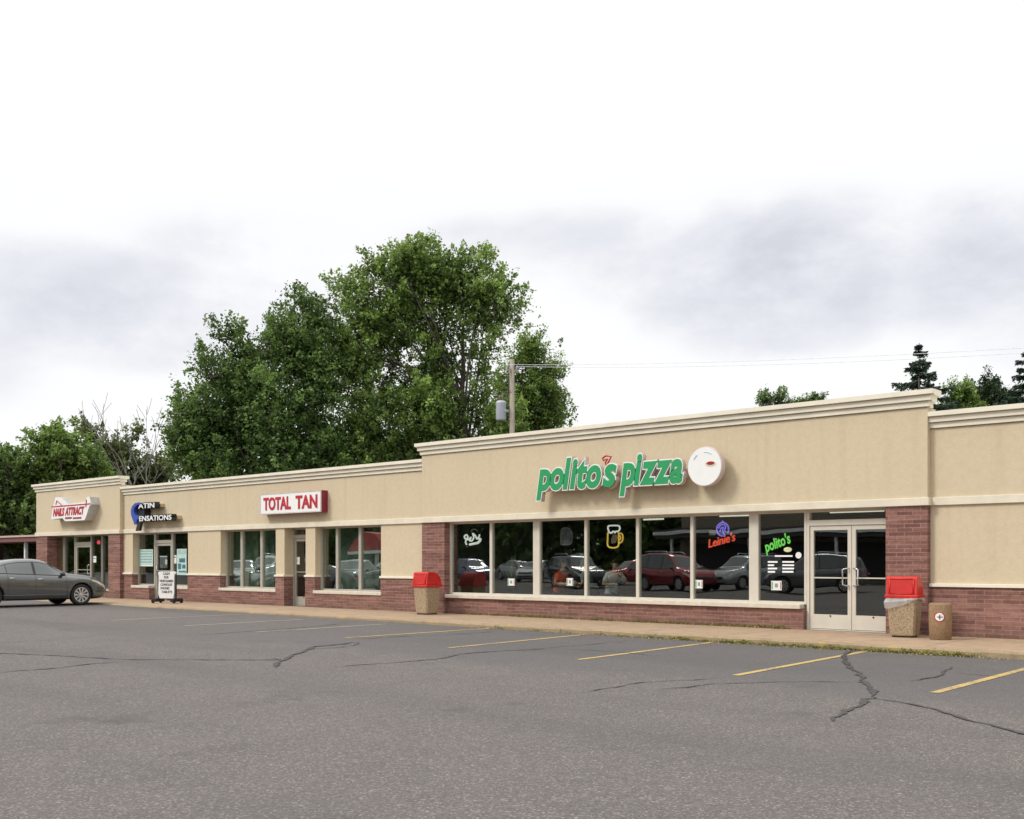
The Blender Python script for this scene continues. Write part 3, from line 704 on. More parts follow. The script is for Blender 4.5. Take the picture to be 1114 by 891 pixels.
adopt(ns)

# ------------------------------------------------------------------ things in the windows
def script_curve(pts, u0, v0, sc_, Y):
    return [P(u0+x*sc_, v0+y*sc_, Y) for x, y in pts]
YI = YG + .30
neon_w = emit('white_neon', (.85, .85, .80), .75); neon_y = emit('yellow_neon', (.85, .52, .10), .65); neon_v = emit('violet_neon', (.30, .22, .95), .8); neon_r = emit('red_neon', (.90, .10, .05), .8)
def sm(pts, n=5):
    out = []
    for i in range(len(pts)-1):
        p0, p1, p2, p3 = pts[max(i-1,0)], pts[i], pts[i+1], pts[min(i+2, len(pts)-1)]
        for j in range(n):
            t = j/n; out.append(.5*((2*p1)+(p2-p0)*t+(2*p0-5*p1+4*p2-p3)*t*t+(3*p1-p0-3*p2+p3)*t*t*t))
    out.append(pts[-1]); return out
z7 = lambda L: [P(480+x/8.483, 555+y/8.483, YI) for x, y in L]
n1 = empty('neon_sign', z7([(290,330)])[0], 0, 'white script neon in the leftmost restaurant pane', 'neon sign', 'neon signs in the restaurant windows')
q = MB(); q.tube(sm(z7([(235,320),(225,290),(245,250),(235,228),(215,240),(222,265),(250,272),(275,250),(262,280),(285,280),(300,250),(290,215),(315,235),(330,265),(345,250),(355,225)])), .022, 6); q.tube(sm(z7([(262,318),(300,310),(340,300),(362,272),(352,265)])), .034, 6)
q.build('script_tube', neon_w, n1, smooth=True); q = MB(); q.tube(sm(z7([(275,200),(290,180),(320,178),(335,195)])), .016, 6); q.build('crest_tube', simple('dim_neon', (.4, .4, .4), .4), n1, smooth=True)
MB().tube([z7([(300, 170)])[0], z7([(300, 105)])[0]], .004, 4).build('chain', M['black'], n1); adopt(n1)
z8 = lambda L: [P(580+x/8.483, 555+y/8.483, YI) for x, y in L]
n2 = empty('neon_sign', z8([(745,350)])[0], 0, 'neon beer mug outline with white foam and yellow glass', 'neon sign', 'neon signs in the restaurant windows')
MB().tube(sm(z8([(700,200),(690,165),(700,145),(745,142),(790,145),(800,170),(785,195),(765,195),(755,208),(740,195),(720,212),(700,200)])), .02, 6).build('foam_tube', neon_w, n2, smooth=True)
MB().tube(sm(z8([(690,205),(688,260),(690,330),(735,348),(785,332),(790,270),(788,205)])), .02, 6).tube(sm(z8([(790,222),(812,214),(828,238),(824,282),(806,300),(790,304)])), .018, 6).tube(sm(z8([(792,240),(804,238),(808,262),(792,282)])), .014, 6).build('mug_tube', neon_y, n2, smooth=True)
MB().prism([(p.x, p.z) for p in z8([(715,310),(710,270),(730,225),(760,225),(775,250),(755,300)])], YI+.03, YI+.035).build('label_plate', simple('dim_label', (.30, .27, .17), .6), n2)
MB().tube([z8([(745, 140)])[0], z8([(745, 70)])[0]], .004, 4).build('chain', M['black'], n2); adopt(n2)
n3 = empty('neon_sign', z8([(305,320)])[0], 0, 'unlit grey arched sign hanging in the third restaurant pane', 'neon sign', 'neon signs in the restaurant windows')
MB().prism([(p.x, p.z) for p in z8([(258,318),(350,312),(358,210),(340,175),(305,162),(272,172),(256,205)])], YI, YI+.03).build('sign_panel', simple('grey_plate', (.13, .13, .155), .5, vary=.3, scale=9), n3)
MB().tube(sm(z8([(258,318),(350,312),(358,210),(340,175),(305,162),(272,172),(256,205),(258,318)]), 3), .012, 6).build('outline_tube', simple('pale_tube', (.30, .30, .33), .4), n3); adopt(n3)
z9_ = lambda L: [P(690+x/7.75, 550+y/7.75, YI) for x, y in L]
n4 = empty('neon_sign', z9_([(745,360)])[0], 0, 'violet round neon emblem above a slanted red neon word', 'neon sign', 'neon signs in the restaurant windows')
q = MB(); cc = z9_([(745,200)])[0]; ra = .145
q.tube([cc+Vector((ra*math.cos(a_*.3), 0, ra*math.sin(a_*.3))) for a_ in range(-2, 17)], .016, 6)
q.tube(sm([cc+Vector(p) for p in ((-.10,0,.02),(-.05,0,.09),(.03,0,.10),(.07,0,.05),(.05,0,-.02),(.08,0,-.06))]), .014, 6); q.tube(sm([cc+Vector(p) for p in ((-.07,0,-.06),(-.04,0,.02),(.01,0,.04),(.0,0,-.03),(.03,0,-.09),(.05,0,-.16))]), .014, 6)
q.tube([cc+Vector((-.02,0,.14)), cc+Vector((0,0,.18)), cc+Vector((.03,0,.14))], .014, 6)
q.build('emblem_tube', neon_v, n4, smooth=True)
lo = z9_([(628,362)])[0]; hi = z9_([(865,268)])[0]
me = fit_text("Leinie's", 0, hi.x-lo.x, 0, .19, 0, extrude=.012, offset=.012, shear=.3)
me.transform(Matrix.Translation((lo.x, YI, lo.z+.01)) @ Matrix.Rotation(-R(13), 4, 'Y')); link('word_tube', me, neon_r, n4)
MB().box(*[z9_([(632,0)])[0].x, z9_([(685,0)])[0].x], YI, YI+.01, z9_([(0,262)])[0].z, z9_([(0,222)])[0].z).build('small_plate', simple('plate_beige', (.5, .48, .4), .6), n4); adopt(n4)
# window decals and cards
def card(name, u0, u1, v0, v1, Y, label, cat, mat, marks=(), group=None):
    a = P(u0, v1, Y); b = P(u1, v0, Y)
    o = MB().box(a.x, b.x, Y-.003, Y, a.z, b.z).build(name, mat); tag(o, label, cat, group)
    W_, H2 = b.x-a.x, b.z-a.z
    for (x0, x1, y0, y1, m_) in marks:
        p = MB().box(a.x+x0*W_, a.x+x1*W_, Y-.006, Y-.0035, b.z-y1*H2, b.z-y0*H2).build('print', m_); p.parent = o
    return o
YC = YG + .040
gr, rd_ = simple('menu_green', (.22, .38, .26), .5), simple('menu_red', (.45, .16, .13), .5)
for u0, u1, v0, v1, lab in ((552.5, 560, 629.5, 637, 'small white menu card low in the second restaurant pane'), (616.5, 623.5, 629, 637, 'small white menu card beside the person in orange'), (756.5, 764.5, 631, 640, 'small menu card with red edge low in the sixth restaurant pane'), (839, 850.5, 632, 642, 'menu card with green edge left of the double door')):
    card('menu_card', u0, u1, v0, v1, YC, lab, 'menu card', M['paper'], [(.04, .18, .1, .9, gr), (.86, .96, .1, .9, rd_), (.36, .64, .28, .7, simple('menu_grey', (.28, .26, .22), .6))], 'menu cards on the restaurant glass')
hd = empty('window_lettering', P(850, 610, YC), 0, 'green slanted restaurant name and white opening hours on the pane beside the doors', 'window lettering')
z10_ = lambda x, y: P(815+x/6.144, 545+y/6.144, YC)
lo, hi = z10_(118, 360), z10_(300, 270)
me = fit_text("polito's", 0, hi.x-lo.x, 0, .30, 0, extrude=.002, offset=.03, shear=.2); me.transform(Matrix.Translation((lo.x, YC, lo.z-.02)) @ Matrix.Rotation(-R(19), 4, 'Y'))
link('name_lettering', me, emit('decal_green_glow', (.10, .46, .06), .25), hd)  # emission added to brighten the decal, which is no lamp
dw = emit('decal_white_glow', (.75, .75, .75), .18)  # the white print also gets an added glow
q = MB()
def row(x0, x1, y0, y1):
    q = MB()
    x = x0
    while x < x1-4:
        w_ = random.uniform(9, 22); e = min(x+w_, x1); A = z10_(x, y1); B = z10_(e, y0); q.box(A.x, B.x, YC-.002, YC, A.z, B.z); x = e
    q.build('hours_line', dw, hd)
row(172, 290, 363, 373)
for i, (wd1, wd2) in enumerate(((65, 78), (42, 78), (62, 78), (48, 74))):
    y = 402+i*22; row(125, 125+wd1, y, y+11); row(222, 222+wd2, y, y+11)
pz = z10_(258, 325); MB().prism(el_(pz.x, pz.z, .09, .05), YC-.002, YC).build('pizza_mark', simple('decal_cream', (.6, .6, .35), .5), hd)
pz = z10_(330, 363); MB().disc(pz, .065, YC-.003, YC, 20).build('round_sticker', M['paper'], hd); adopt(hd)
YC2 = YGL + .16
card('paper_notice', 314.5, 319.5, 599.5, 609.5, YC2, 'upper left paper notice on the narrow glass door', 'notice', M['paper'], [(.2, .8, .25, .32, M['ink']), (.2, .8, .5, .56, M['ink'])], 'paper notices on the narrow glass door')
card('paper_notice', 319.8, 326, 606, 614, YC2-.002, 'lower right paper notice on the narrow glass door', 'notice', M['paper'], [(.3, .6, .3, .7, simple('grey_ink', (.3, .3, .3), .6))], 'paper notices on the narrow glass door')
YC3 = YGL + .040
card('poster', 152, 166.5, 597.5, 616, YC3, 'pale teal poster left of the second shop door', 'poster', M['teal_paper'], [(.08, .92, .08+.16*i, .14+.16*i, simple('soft_ink', (.22, .34, .32), .6)) for i in range(5)] + [(.0, 1., .93, 1., M['paper'])])
card('poster', 192.5, 203, 597, 625.5, YC3, 'tall teal poster with dark picture right of the second shop door', 'poster', M['teal_paper'], [(.25, .85, .36, .52, M['tealink']), (.12, .45, .56, .78, M['tealink']), (.55, .9, .60, .75, M['tealink']), (.08, .9, .05, .2, simple('soft_ink2', (.36, .5, .48), .6)), (.2, .95, .84, .9, M['tealink'])])
card('paper_notice', 188.3, 192, 604, 613, YC3, 'small paper between the second shop door and the tall poster', 'notice', M['paper'], [(.2, .8, .2, .3, M['ink'])])
card('paper_notice', 174, 182, 604.8, 618, YC3+.014, 'grey printed sheet on the second shop door', 'notice', simple('grey_sheet', (.22, .22, .24), .6, vary=.3), [(.0, 1., .0, .08, M['paper']), (.75, 1., .3, .7, M['paper'])])
card('paper_notice', 101, 104.7, 605, 612, YGN+.043, 'white notice right of the leftmost shop door', 'notice', M['paper'], [(.2, .8, .3, .4, M['ink'])])
o = P(107.5, 590, YGN+.043)
tag(MB().prism(el_(o.x, o.z, .13, .075), o.y-.012, o.y).build('open_sign', emit('red_open', (.7, .05, .09), .5)), 'small red oval lit sign in the leftmost shop window', 'sign')

# ------------------------------------------------------------------ restaurant furniture and diners
def make_chair(loc, rz, label):
    r = empty('cafe_chair', loc, rz, label, 'chair', 'chairs inside the restaurant window')
    MB().box(-.20, .20, -.20, .20, .43, .47).build('seat', M['black'], r, bevel=.012)
    MB().box(-.19, .19, .185, .215, .62, .92).build('backrest', M['black'], r, bevel=.012)
    for sx_ in (-.17, .17):
        MB().tube([(sx_, -.17, .0), (sx_, -.165, .43)], .014, 6).build('leg', M['black'], r); MB().tube([(sx_, .20, .0), (sx_, .185, .45), (sx_, .20, .92)], .014, 6).build('leg', M['black'], r)
    return r
def make_table(loc, label):
    r = empty('cafe_table', loc, 0, label, 'table', 'tables inside the restaurant window')
    MB().box(-.42, .42, -.36, .36, .72, .755).build('tabletop', simple('dark_laminate', (.035, .03, .028), .35), r, bevel=.008)
    MB().lathe([(.26, .0), (.25, .02), (.04, .05), (.035, .70), (.16, .72)], seg=16).build('pedestal', M['black'], r, smooth=True)
    return r
def skin_mesh(verts, edges, radii, sub=2):
    me = bpy.data.meshes.new('sk'); me.from_pydata(verts, edges, []); o = bpy.data.objects.new('sk', me); COL.objects.link(o)
    md = o.modifiers.new('s', 'SKIN'); md.use_smooth_shade = True
    for i, r_ in enumerate(radii):
        me.skin_vertices[0].data[i].radius = (r_, r_) if isinstance(r_, float) else r_
    me.skin_vertices[0].data[0].use_root = True
    o.modifiers.new('b', 'SUBSURF').levels = sub
    bpy.context.view_layer.update()
    out = bpy.data.meshes.new_from_object(o.evaluated_get(bpy.context.evaluated_depsgraph_get()))
    bpy.data.objects.remove(o); return out
def person(loc, rz, label, shirt, hair, lean=.1, hand=((.2, -.42, .80), (-.2, -.42, .80)), turn=0.0):
    """seated diner facing -y of its own frame"""
    r = empty('person', loc, rz, label, 'person')
    L = lean
    V_ = [(0,0,.50),(0,-L*.3,.70),(0,-L*.8,.92),(0,-L,1.06),(0,-L-.03,1.13),(0,-L-.05,1.20)]   # pelvis..neck base..head root
    E_ = [(0,1),(1,2),(2,3),(3,4),(4,5)]
    Rr = [(.15,.12),(.14,.11),(.16,.115),(.10,.08),.052,.055]
    n = len(V_); V_ += [(0,-L-.065,1.26),(0,-L-.07,1.33)]; E_ += [(5,n),(n,n+1)]; Rr += [(.080,.095),(.070,.08)]
    for s in (-1, 1):
        n = len(V_); h = hand[0 if s > 0 else 1]
        el2 = (s*.27, -L*.6-.06, .80) if h[2] < .95 else (s*.28, -L-.16, .84)
        V_ += [(s*.17,-L,1.02),el2,((el2[0]+h[0])/2,(el2[1]+h[1])/2,(el2[2]+h[2])/2+.005),h]; E_ += [(3,n),(n,n+1),(n+1,n+2),(n+2,n+3)]; Rr += [.062,.043,.038,.026]
        n = len(V_); V_ += [(s*.10,-.05,.49),(s*.13,-.44,.50),(s*.13,-.47,.10),(s*.13,-.58,.05)]; E_ += [(0,n),(n,n+1),(n+1,n+2),(n+2,n+3)]; Rr += [.088,.066,.045,.038]
        # palm, thumb and four fingers
        d = Vector(h) - Vector(el2); d.normalize(); sd_ = d.cross(Vector((0,0,1))).normalized()
        n = len(V_); V_.append(tuple(Vector(h)+d*.05)); E_.append((n-5, n)); Rr.append((.036,.018)); pm = n
        for q_, ln in ((-1.5,.06),(-.5,.075),(.5,.07),(1.5,.055)):
            n = len(V_); b0 = Vector(h)+d*.085+sd_*q_*.02
            V_ += [tuple(b0), tuple(b0+d*ln*.6+Vector((0,0,-.012))), tuple(b0+d*ln*.9+Vector((0,0,-.035)))]; E_ += [(pm,n),(n,n+1),(n+1,n+2)]; Rr += [.009,.0085,.0075]
        n = len(V_); b0 = Vector(h)+d*.03-sd_*s*.038; V_ += [tuple(b0), tuple(b0+d*.04-sd_*s*.015)]; E_ += [(pm,n),(n,n+1)]; Rr += [.011,.009]
    body = skin_mesh(V_, E_, [x if isinstance(x, tuple) else float(x) for x in Rr]); link('body', body, M['skin'], r)
    # shirt: torso with short sleeves
    V2 = [(0,0,.50),(0,-L*.3,.70),(0,-L*.8,.92),(0,-L,1.06),(0,-L-.02,1.10)]; E2 = [(0,1),(1,2),(2,3),(3,4)]; R2 = [(.175,.14),(.165,.13),(.18,.135),(.115,.095),.068]
    for s in (-1, 1):
        n = len(V2); h = hand[0 if s > 0 else 1]; el2 = (s*.27, -L*.6-.06, .80) if h[2] < .95 else (s*.28, -L-.16, .84)
        V2 += [(s*.17,-L,1.02), tuple(Vector((s*.17,-L,1.02)).lerp(Vector(el2), .75))]; E2 += [(3,n),(n,n+1)]; R2 += [.076,.062]
    link('shirt', skin_mesh(V2, E2, R2), shirt, r)
    V3 = [(0,.02,.49)]; E3 = []; R3 = [(.17,.14)]
    for s in (-1, 1):
        n = len(V3); V3 += [(s*.10,-.05,.49),(s*.13,-.44,.50),(s*.13,-.47,.12)]; E3 += [(0,n),(n,n+1),(n+1,n+2)]; R3 += [.10,.078,.06]
    link('trousers', skin_mesh(V3, E3, R3), M['jeans'], r)
    # hair cap, nose, eyes, ears
    hc = Vector((0,-L-.055,1.30)); bm = bmesh.new(); bmesh.ops.create_uvsphere(bm, u_segments=32, v_segments=24, radius=1)
    bmesh.ops.delete(bm, geom=[v for v in bm.verts if v.co.z < -.22-.92*v.co.y or v.co.z < -.6], context='VERTS')
    me = bpy.data.meshes.new('hair'); bm.to_mesh(me); bm.free(); me.transform(Matrix.Translation(hc) @ Matrix.Diagonal((.088,.108,.115,1)))
    me.polygons.foreach_set('use_smooth', [True]*len(me.polygons)); link('hair', me, hair, r)
    q = MB(); q.tube([hc+Vector((0,-.085,.0)), hc+Vector((0,-.106,-.036)), hc+Vector((0,-.088,-.044))], [.009,.013,.008], 6); q.build('nose', M['skin'], r, smooth=True)
    q = MB()
    for s in (-1, 1): q.lathe([(.0,-.010),(.011,-.004),(.011,.004),(0,.010)], hc+Vector((s*.032,-.088,-.005)), 8)
    q.build('eyes', M['ink'], r); q = MB(); q.tube([hc+Vector((-.025,-.096,-.07)), hc+Vector((0,-.102,-.072)), hc+Vector((.025,-.096,-.07))], .006, 5); q.build('mouth', simple('lips', (.35,.12,.10), .5), r)
    for s in (-1, 1): MB().lathe([(.0,-.03),(.012,-.015),(.014,.015),(.0,.03)], hc+Vector((s*.088,.0,-.01)), 8).build('ear', M['skin'], r, smooth=True)
    return r
def on_ray(u, Y): return Vector((PX(u, Y), Y, .006))
YP = YG + .72
t1 = on_ray(627, YP); make_table(t1, 'dark cafe table between the person in orange and the person in grey')
p1 = on_ray(607, YP-.05); person(p1, R(90), 'person in a bright orange shirt seated at the window table', M['orange'], M['hair'], .12)
make_chair(p1, R(90), 'dark chair under the person in orange')
p2 = on_ray(645, YP+.30); person(p2, R(-72), 'person in a grey green shirt leaning over the window table', M['greyshirt'], M['blondhair'], .19)
make_chair(p2, R(-72), 'dark chair under the person in the grey green shirt')
p3 = on_ray(664, YP+.1); person(p3, R(60), 'person in a pale shirt seated with bowed head behind the fourth pane', M['paleshirt'], M['hair'], .22, ((.1, -.40, .98), (-.14, -.42, .82)))
make_chair(p3, R(60), 'dark chair under the person in the pale shirt')
t2 = on_ray(650, YP-.1); make_table(t2 + Vector((0, .35, 0)), 'dark cafe table in front of the person in the pale shirt')
cp = empty('drinking_cup', on_ray(620, YP-.12)+Vector((.15, 0, .75)), 0, 'pale paper cup on the window table', 'cup')
MB().lathe([(.032,0),(.042,.12),(.044,.125),(.038,.12)], seg=14).build('cup_wall', M['white'], cp, smooth=True)
pl = empty('potted_plant', on_ray(557, YG+.75), 0, 'spiky pale green potted plant on a stand in the second restaurant pane', 'plant')
MB().lathe([(.16,0),(.05,.03),(.04,.62),(.15,.65)], seg=14).build('stand', M['black'], pl, smooth=True)
MB().lathe([(.10,.65),(.14,.86),(.15,.87),(.12,.87)], seg=16).build('pot', simple('clay_pot', (.12, .10, .09), .7), pl, smooth=True)
q = MB()
for i in range(26):
    a_ = random.uniform(0, 6.28); h_ = random.uniform(.35, .75); ln = random.uniform(.02, .24); c0 = Vector((.07*math.cos(a_), .07*math.sin(a_), .86)); w_ = Vector((-math.sin(a_), math.cos(a_), 0))*.03
    c1 = c0+Vector((math.cos(a_)*ln*.4, math.sin(a_)*ln*.4, h_*.6)); c2 = c0+Vector((math.cos(a_)*ln, math.sin(a_)*ln, h_)); q.quad(c0-w_, c0+w_, c1+w_*1.1, c1-w_*1.1); q.quad(c1-w_*1.1, c1+w_*1.1, c2+w_*.1, c2-w_*.1)
q.build('leaves', simple('plant_leaf', (.14, .19, .11), .5, vary=.3), pl, fix=False)

# ------------------------------------------------------------------ litter bins, ash bin, pavement sign
def make_bin(loc, rz, label):
    r = empty('litter_bin', loc, rz, label, 'litter bin', 'red lidded litter bins on the sidewalk')
    q = MB()
    def ring(z, h, ch): return [(-h+ch,-h,z),(h-ch,-h,z),(h,-h+ch,z),(h,h-ch,z),(h-ch,h,z),(-h+ch,h,z),(-h,h-ch,z),(-h,-h+ch,z)]
    rings = [ring(.03,.205,.035), ring(.05,.215,.035), ring(.66,.255,.035), ring(.70,.255,.035)]
    q.v = [p for rg in rings for p in rg]
    for i in range(3):
        for j in range(8): k2 = (j+1) % 8; q.f.append((i*8+j, i*8+k2, i*8+8+k2, i*8+8+j)); q.m.append(0)
    q.f += [tuple(range(7,-1,-1)), tuple(range(24,32))]; q.m += [0,0]
    q.build('bin_body', M['aggregate'], r)
    MB().box(-.18,.18,-.18,.18,0,.03).build('foot', M['black'], r)
    # lid: a collar, then a hood with upright front and rounded back
    MB().box(-.285,.285,-.285,.285,.70,.765).build('lid_collar', M['red'], r, bevel=.012)
    pr = [(-.265,.765),(-.225,1.06),(-.19,1.085),(-.02,1.085)] + [(-.02+.285*math.sin(a_), .765+.32*math.cos(a_)) for a_ in [R(x) for x in (18,36,54,72,90)]]
    q = MB(); n_ = len(pr)
    def sec(x, s_=1.0): return [(x, y, z) for y, z in pr]
    q.profile(pr, -.265, .265)
    lid = q.build('lid_hood', M['red'], r, bevel=.010)
    fl = MB(); fl.quad((-.19,-.262,.80),(.19,-.262,.80),(.185,-.236,1.03),(-.185,-.236,1.03)); 
    me = fl.mesh('f'); me.transform(Matrix.Translation((0,-.012,0))); link('flap', me, simple('red_flap', (.50,.014,.010), .45), lid)
    rim = MB()
    for a_, b_ in (((-.205,-.272,.785),(.205,-.272,.785)), ((-.2,-.240,1.045),(.2,-.240,1.045)), ((-.205,-.272,.785),(-.2,-.240,1.045)), ((.205,-.272,.785),(.2,-.240,1.045))): rim.tube([a_, b_], .013, 6)
    rim.build('flap_rim', M['red'], lid, smooth=True)
    return r
xb, yb = PX(463, 18.9), 18.9
b1 = make_bin((xb, yb+.05, 0), 0, 'litter bin with red hood left of the brick pier by the restaurant windows')
b2 = copy_tree(b1); b2.location = (PX(983.5, 18.95), 18.98, 0); b2.rotation_euler = (0, 0, R(9)); b2['label'] = 'litter bin with red hood and clear bag edge right of the double door'
bag = MB(); N = 48; pts_t = []; 
for i in range(N):
    a_ = 2*math.pi*i/N; cxx = max(-1, min(1, 1.35*math.cos(a_))); cyy = max(-1, min(1, 1.35*math.sin(a_)))
    dr = .045 + .02*math.sin(a_*3)+random.uniform(-.012,.012) + .17*max(0, -math.cos(a_-.5))**1.3
    pts_t.append(((cxx*.27, cyy*.27, .715), (cxx*(.30+random.uniform(-.012,.012)), cyy*(.30+random.uniform(-.012,.012)), .70-dr*.4), (cxx*(.285+random.uniform(-.02,.02)), cyy*(.285+random.uniform(-.02,.02)), .70-dr)))
for i in range(N):
    A, B = pts_t[i], pts_t[(i+1) % N]
    for j in range(2): bag.quad(A[j], B[j], B[j+1], A[j+1])
bag.build('bag_edge', M['bag'], b2, smooth=True)
ab = empty('ash_bin', (PX(1023, 18.75), 18.75, 0), R(25), 'short brown round ash bin with a white round sticker by the right brick wall', 'ash bin')
MB().lathe([(.165,0),(.18,.015),(.19,.3),(.19,.60),(.182,.622),(.165,.632),(.12,.625),(.02,.60)], seg=32).build('bin_body', M['aggregate2'], ab, smooth=True)
MB().lathe([(.0,.618),(.12,.628),(.12,.634),(.0,.634)], seg=24).build('sand_tray', simple('ash_sand', (.20,.16,.12), .9), ab)
st = MB(); n_ = 24
def wrap(r_, y_): # disc wrapped on the front of the barrel
    cx_, cz = -.03, .40
    L = [(cx_+r_*math.cos(2*math.pi*i/n_), cz+r_*math.sin(2*math.pi*i/n_)) for i in range(n_)]
    return [(x, -math.sqrt(max(0, (.19+y_)**2-x*x)), z) for x, z in L]
for r_, y_, m_, nm in ((.085,.004,M['sign_red'],'sticker_ring'),(.070,.007,M['white'],'sticker_face')):
    q = MB(); L = wrap(r_, y_); q.v = L + [(-.03, -(.19+y_), .40)]; q.f = [(i, (i+1)%n_, n_) for i in range(n_)]; q.m = [0]*n_; q.build(nm, m_, ab)
q = MB(); q.box(-.075,.02,-.202,-.1975,.393,.405); q.box(-.036,-.022,-.202,-.1975,.36,.44); q.build('sticker_mark', simple('dark_blue_ink',(.04,.05,.12),.5), ab)
def scrap(u, v, r_, label):
    d_ = FOC*HC/(v-HY); c_ = AT(u, d_); q = MB(); random.seed(int(u))
    n_ = 9; rim_ = [(r_*random.uniform(.6,1.2)*math.cos(6.283*i/n_), r_*.6*random.uniform(.6,1.2)*math.sin(6.283*i/n_), .006+random.uniform(0,.02)) for i in range(n_)]
    q.v = rim_+[(0,0,.035)]; q.f = [(i,(i+1)%n_,n_) for i in range(n_)]; q.m = [0]*n_
    tag(q.build('paper_scrap', M['paper'], loc=(c_.x, c_.y, .002)), label, 'litter')
scrap(1005.5, 690.8, .07, 'crumpled white paper between the red lidded bin and the round ash bin')
scrap(977, 692.5, .045, 'small white paper scrap in front of the bin by the double door')
# rolling pavement sign
dS = 34.6; ps = AT(182, dS); sgn = empty('pavement_sign', (ps.x, ps.y, 0), R(24), 'white pavement sign board with black lettering on a black wheeled base', 'pavement sign')
q = MB(); pw = .31
pan = [(-pw,.32),(-pw+.05,.16),(pw-.05,.16),(pw-.02,.32),(pw-.02,.90),(pw,.94),(pw,1.0),(pw-.04,1.03),(-pw+.04,1.03),(-pw,1.0),(-pw,.94),(-pw+.02,.90)]
MB().prism(pan, -.05, -.03).build('board', M['white'], sgn); MB().prism(pan, .03, .05).build('board', M['white'], sgn)
q = MB()
for s in (-1, 1): q.tube([(s*(pw+.02), 0, .12), (s*(pw+.02), 0, .96)], .028, 8)
q.box(-pw-.02, pw+.02, -.028, .028, .12, .17); q.build('post_frame', M['black'], sgn)
q = MB()
for s in (-1, 1): q.prism([(s*(pw+.02)-.05,.05),(s*(pw+.02)+.05,.05),(s*(pw+.02)+.03,.16),(s*(pw+.02)-.03,.16)], -.26, .26)
q.build('base', M['black'], sgn, bevel=.01)
for s in (-1, 1):
    for t in (-1, 1):
        me = MB().lathe([(.02,-.02),(.075,-.022),(.085,0),(.075,.022),(.02,.02)], seg=18).mesh('wheel'); me.transform(Matrix.Translation((s*(pw+.085), t*.20, .085)) @ Matrix.Rotation(R(90), 4, 'Y')); link('wheel', me, M['rubber'], sgn)
for i, (wrd, ww, dx) in enumerate((('CASH', .26, 0), ('FOR', .18, 0), ('VIDEOGAMES', .52, 0), ('CONSOLES', .44, 0), ('PHONES', .33, -.05), ('TABLETS', .40, .02))):
    z_ = .925-i*.118; link('lettering', fit_text(wrd, dx-ww/2, dx+ww/2, z_-.005, z_+.075, -.053, extrude=.002, offset=.02), M['ink'], sgn)

# ------------------------------------------------------------------ vehicles
def interp(tab, x):
    if x <= tab[0][0]: return tab[0][1]
    for (a, fa), (b, fb) in zip(tab, tab[1:]):
        if x <= b:
            t = (x-a)/(b-a); return fa+(fb-fa)*t
    return tab[-1][1]
def smooth_tab(tab, x, h=.06): return sum(interp(tab, x+o)*w_ for o, w_ in ((-h,.25),(-h/2,.25),(h/2,.25),(h,.25)))
SED = dict(L=2.43, top=[(-2.43,.66),(-2.40,.90),(-2.32,1.00),(-1.72,1.07),(-1.25,1.26),(-.85,1.41),(-.45,1.47),(0,1.485),(.25,1.46),(.42,1.42),(1.08,1.02),(1.6,.965),(2.0,.88),(2.25,.77),(2.38,.64),(2.43,.52)],
  belt=[(-2.43,.70),(-1.7,1.0),(-1.2,1.0),(1.0,.905),(1.6,.86),(2.2,.72),(2.43,.5)], wid=[(-2.43,.66),(-2.32,.80),(-2.0,.88),(-1.4,.915),(0,.92),(1.3,.915),(1.9,.87),(2.2,.79),(2.38,.66),(2.43,.55)],
  low=[(-2.43,.38),(-2.2,.26),(-1.8,.20),(1.9,.19),(2.3,.22),(2.43,.32)], roof=.60, ax=(-1.33,1.45), wr=.335,
  wins=[[(-1.60,-.86,'q'),(-.84,-.06,'m'),(0.02,.95,'m')]], wsh=(.46,1.03), rsh=(-1.68,-.95))
SUV = dict(L=2.30, top=[(-2.30,.75),(-2.27,1.10),(-2.10,1.45),(-1.95,1.66),(-1.5,1.72),(-.6,1.745),(.0,1.73),(.30,1.68),(.45,1.63),(1.12,1.13),(1.6,1.06),(2.0,.98),(2.2,.86),(2.30,.60)],
  belt=[(-2.3,.95),(-1.9,1.10),(1.0,1.02),(1.6,.98),(2.1,.86),(2.3,.55)], wid=[(-2.30,.72),(-2.2,.84),(-1.9,.90),(0,.93),(1.4,.92),(1.9,.88),(2.15,.80),(2.30,.62)],
  low=[(-2.3,.45),(-2.1,.32),(-1.6,.27),(1.7,.27),(2.1,.30),(2.3,.40)], roof=.66, ax=(-1.32,1.38), wr=.36,
  wins=[[(-2.0,-1.12,'q'),(-1.08,-.16,'m'),(-.10,.98,'m')]], wsh=(.50,1.06), rsh=(-2.24,-2.02))
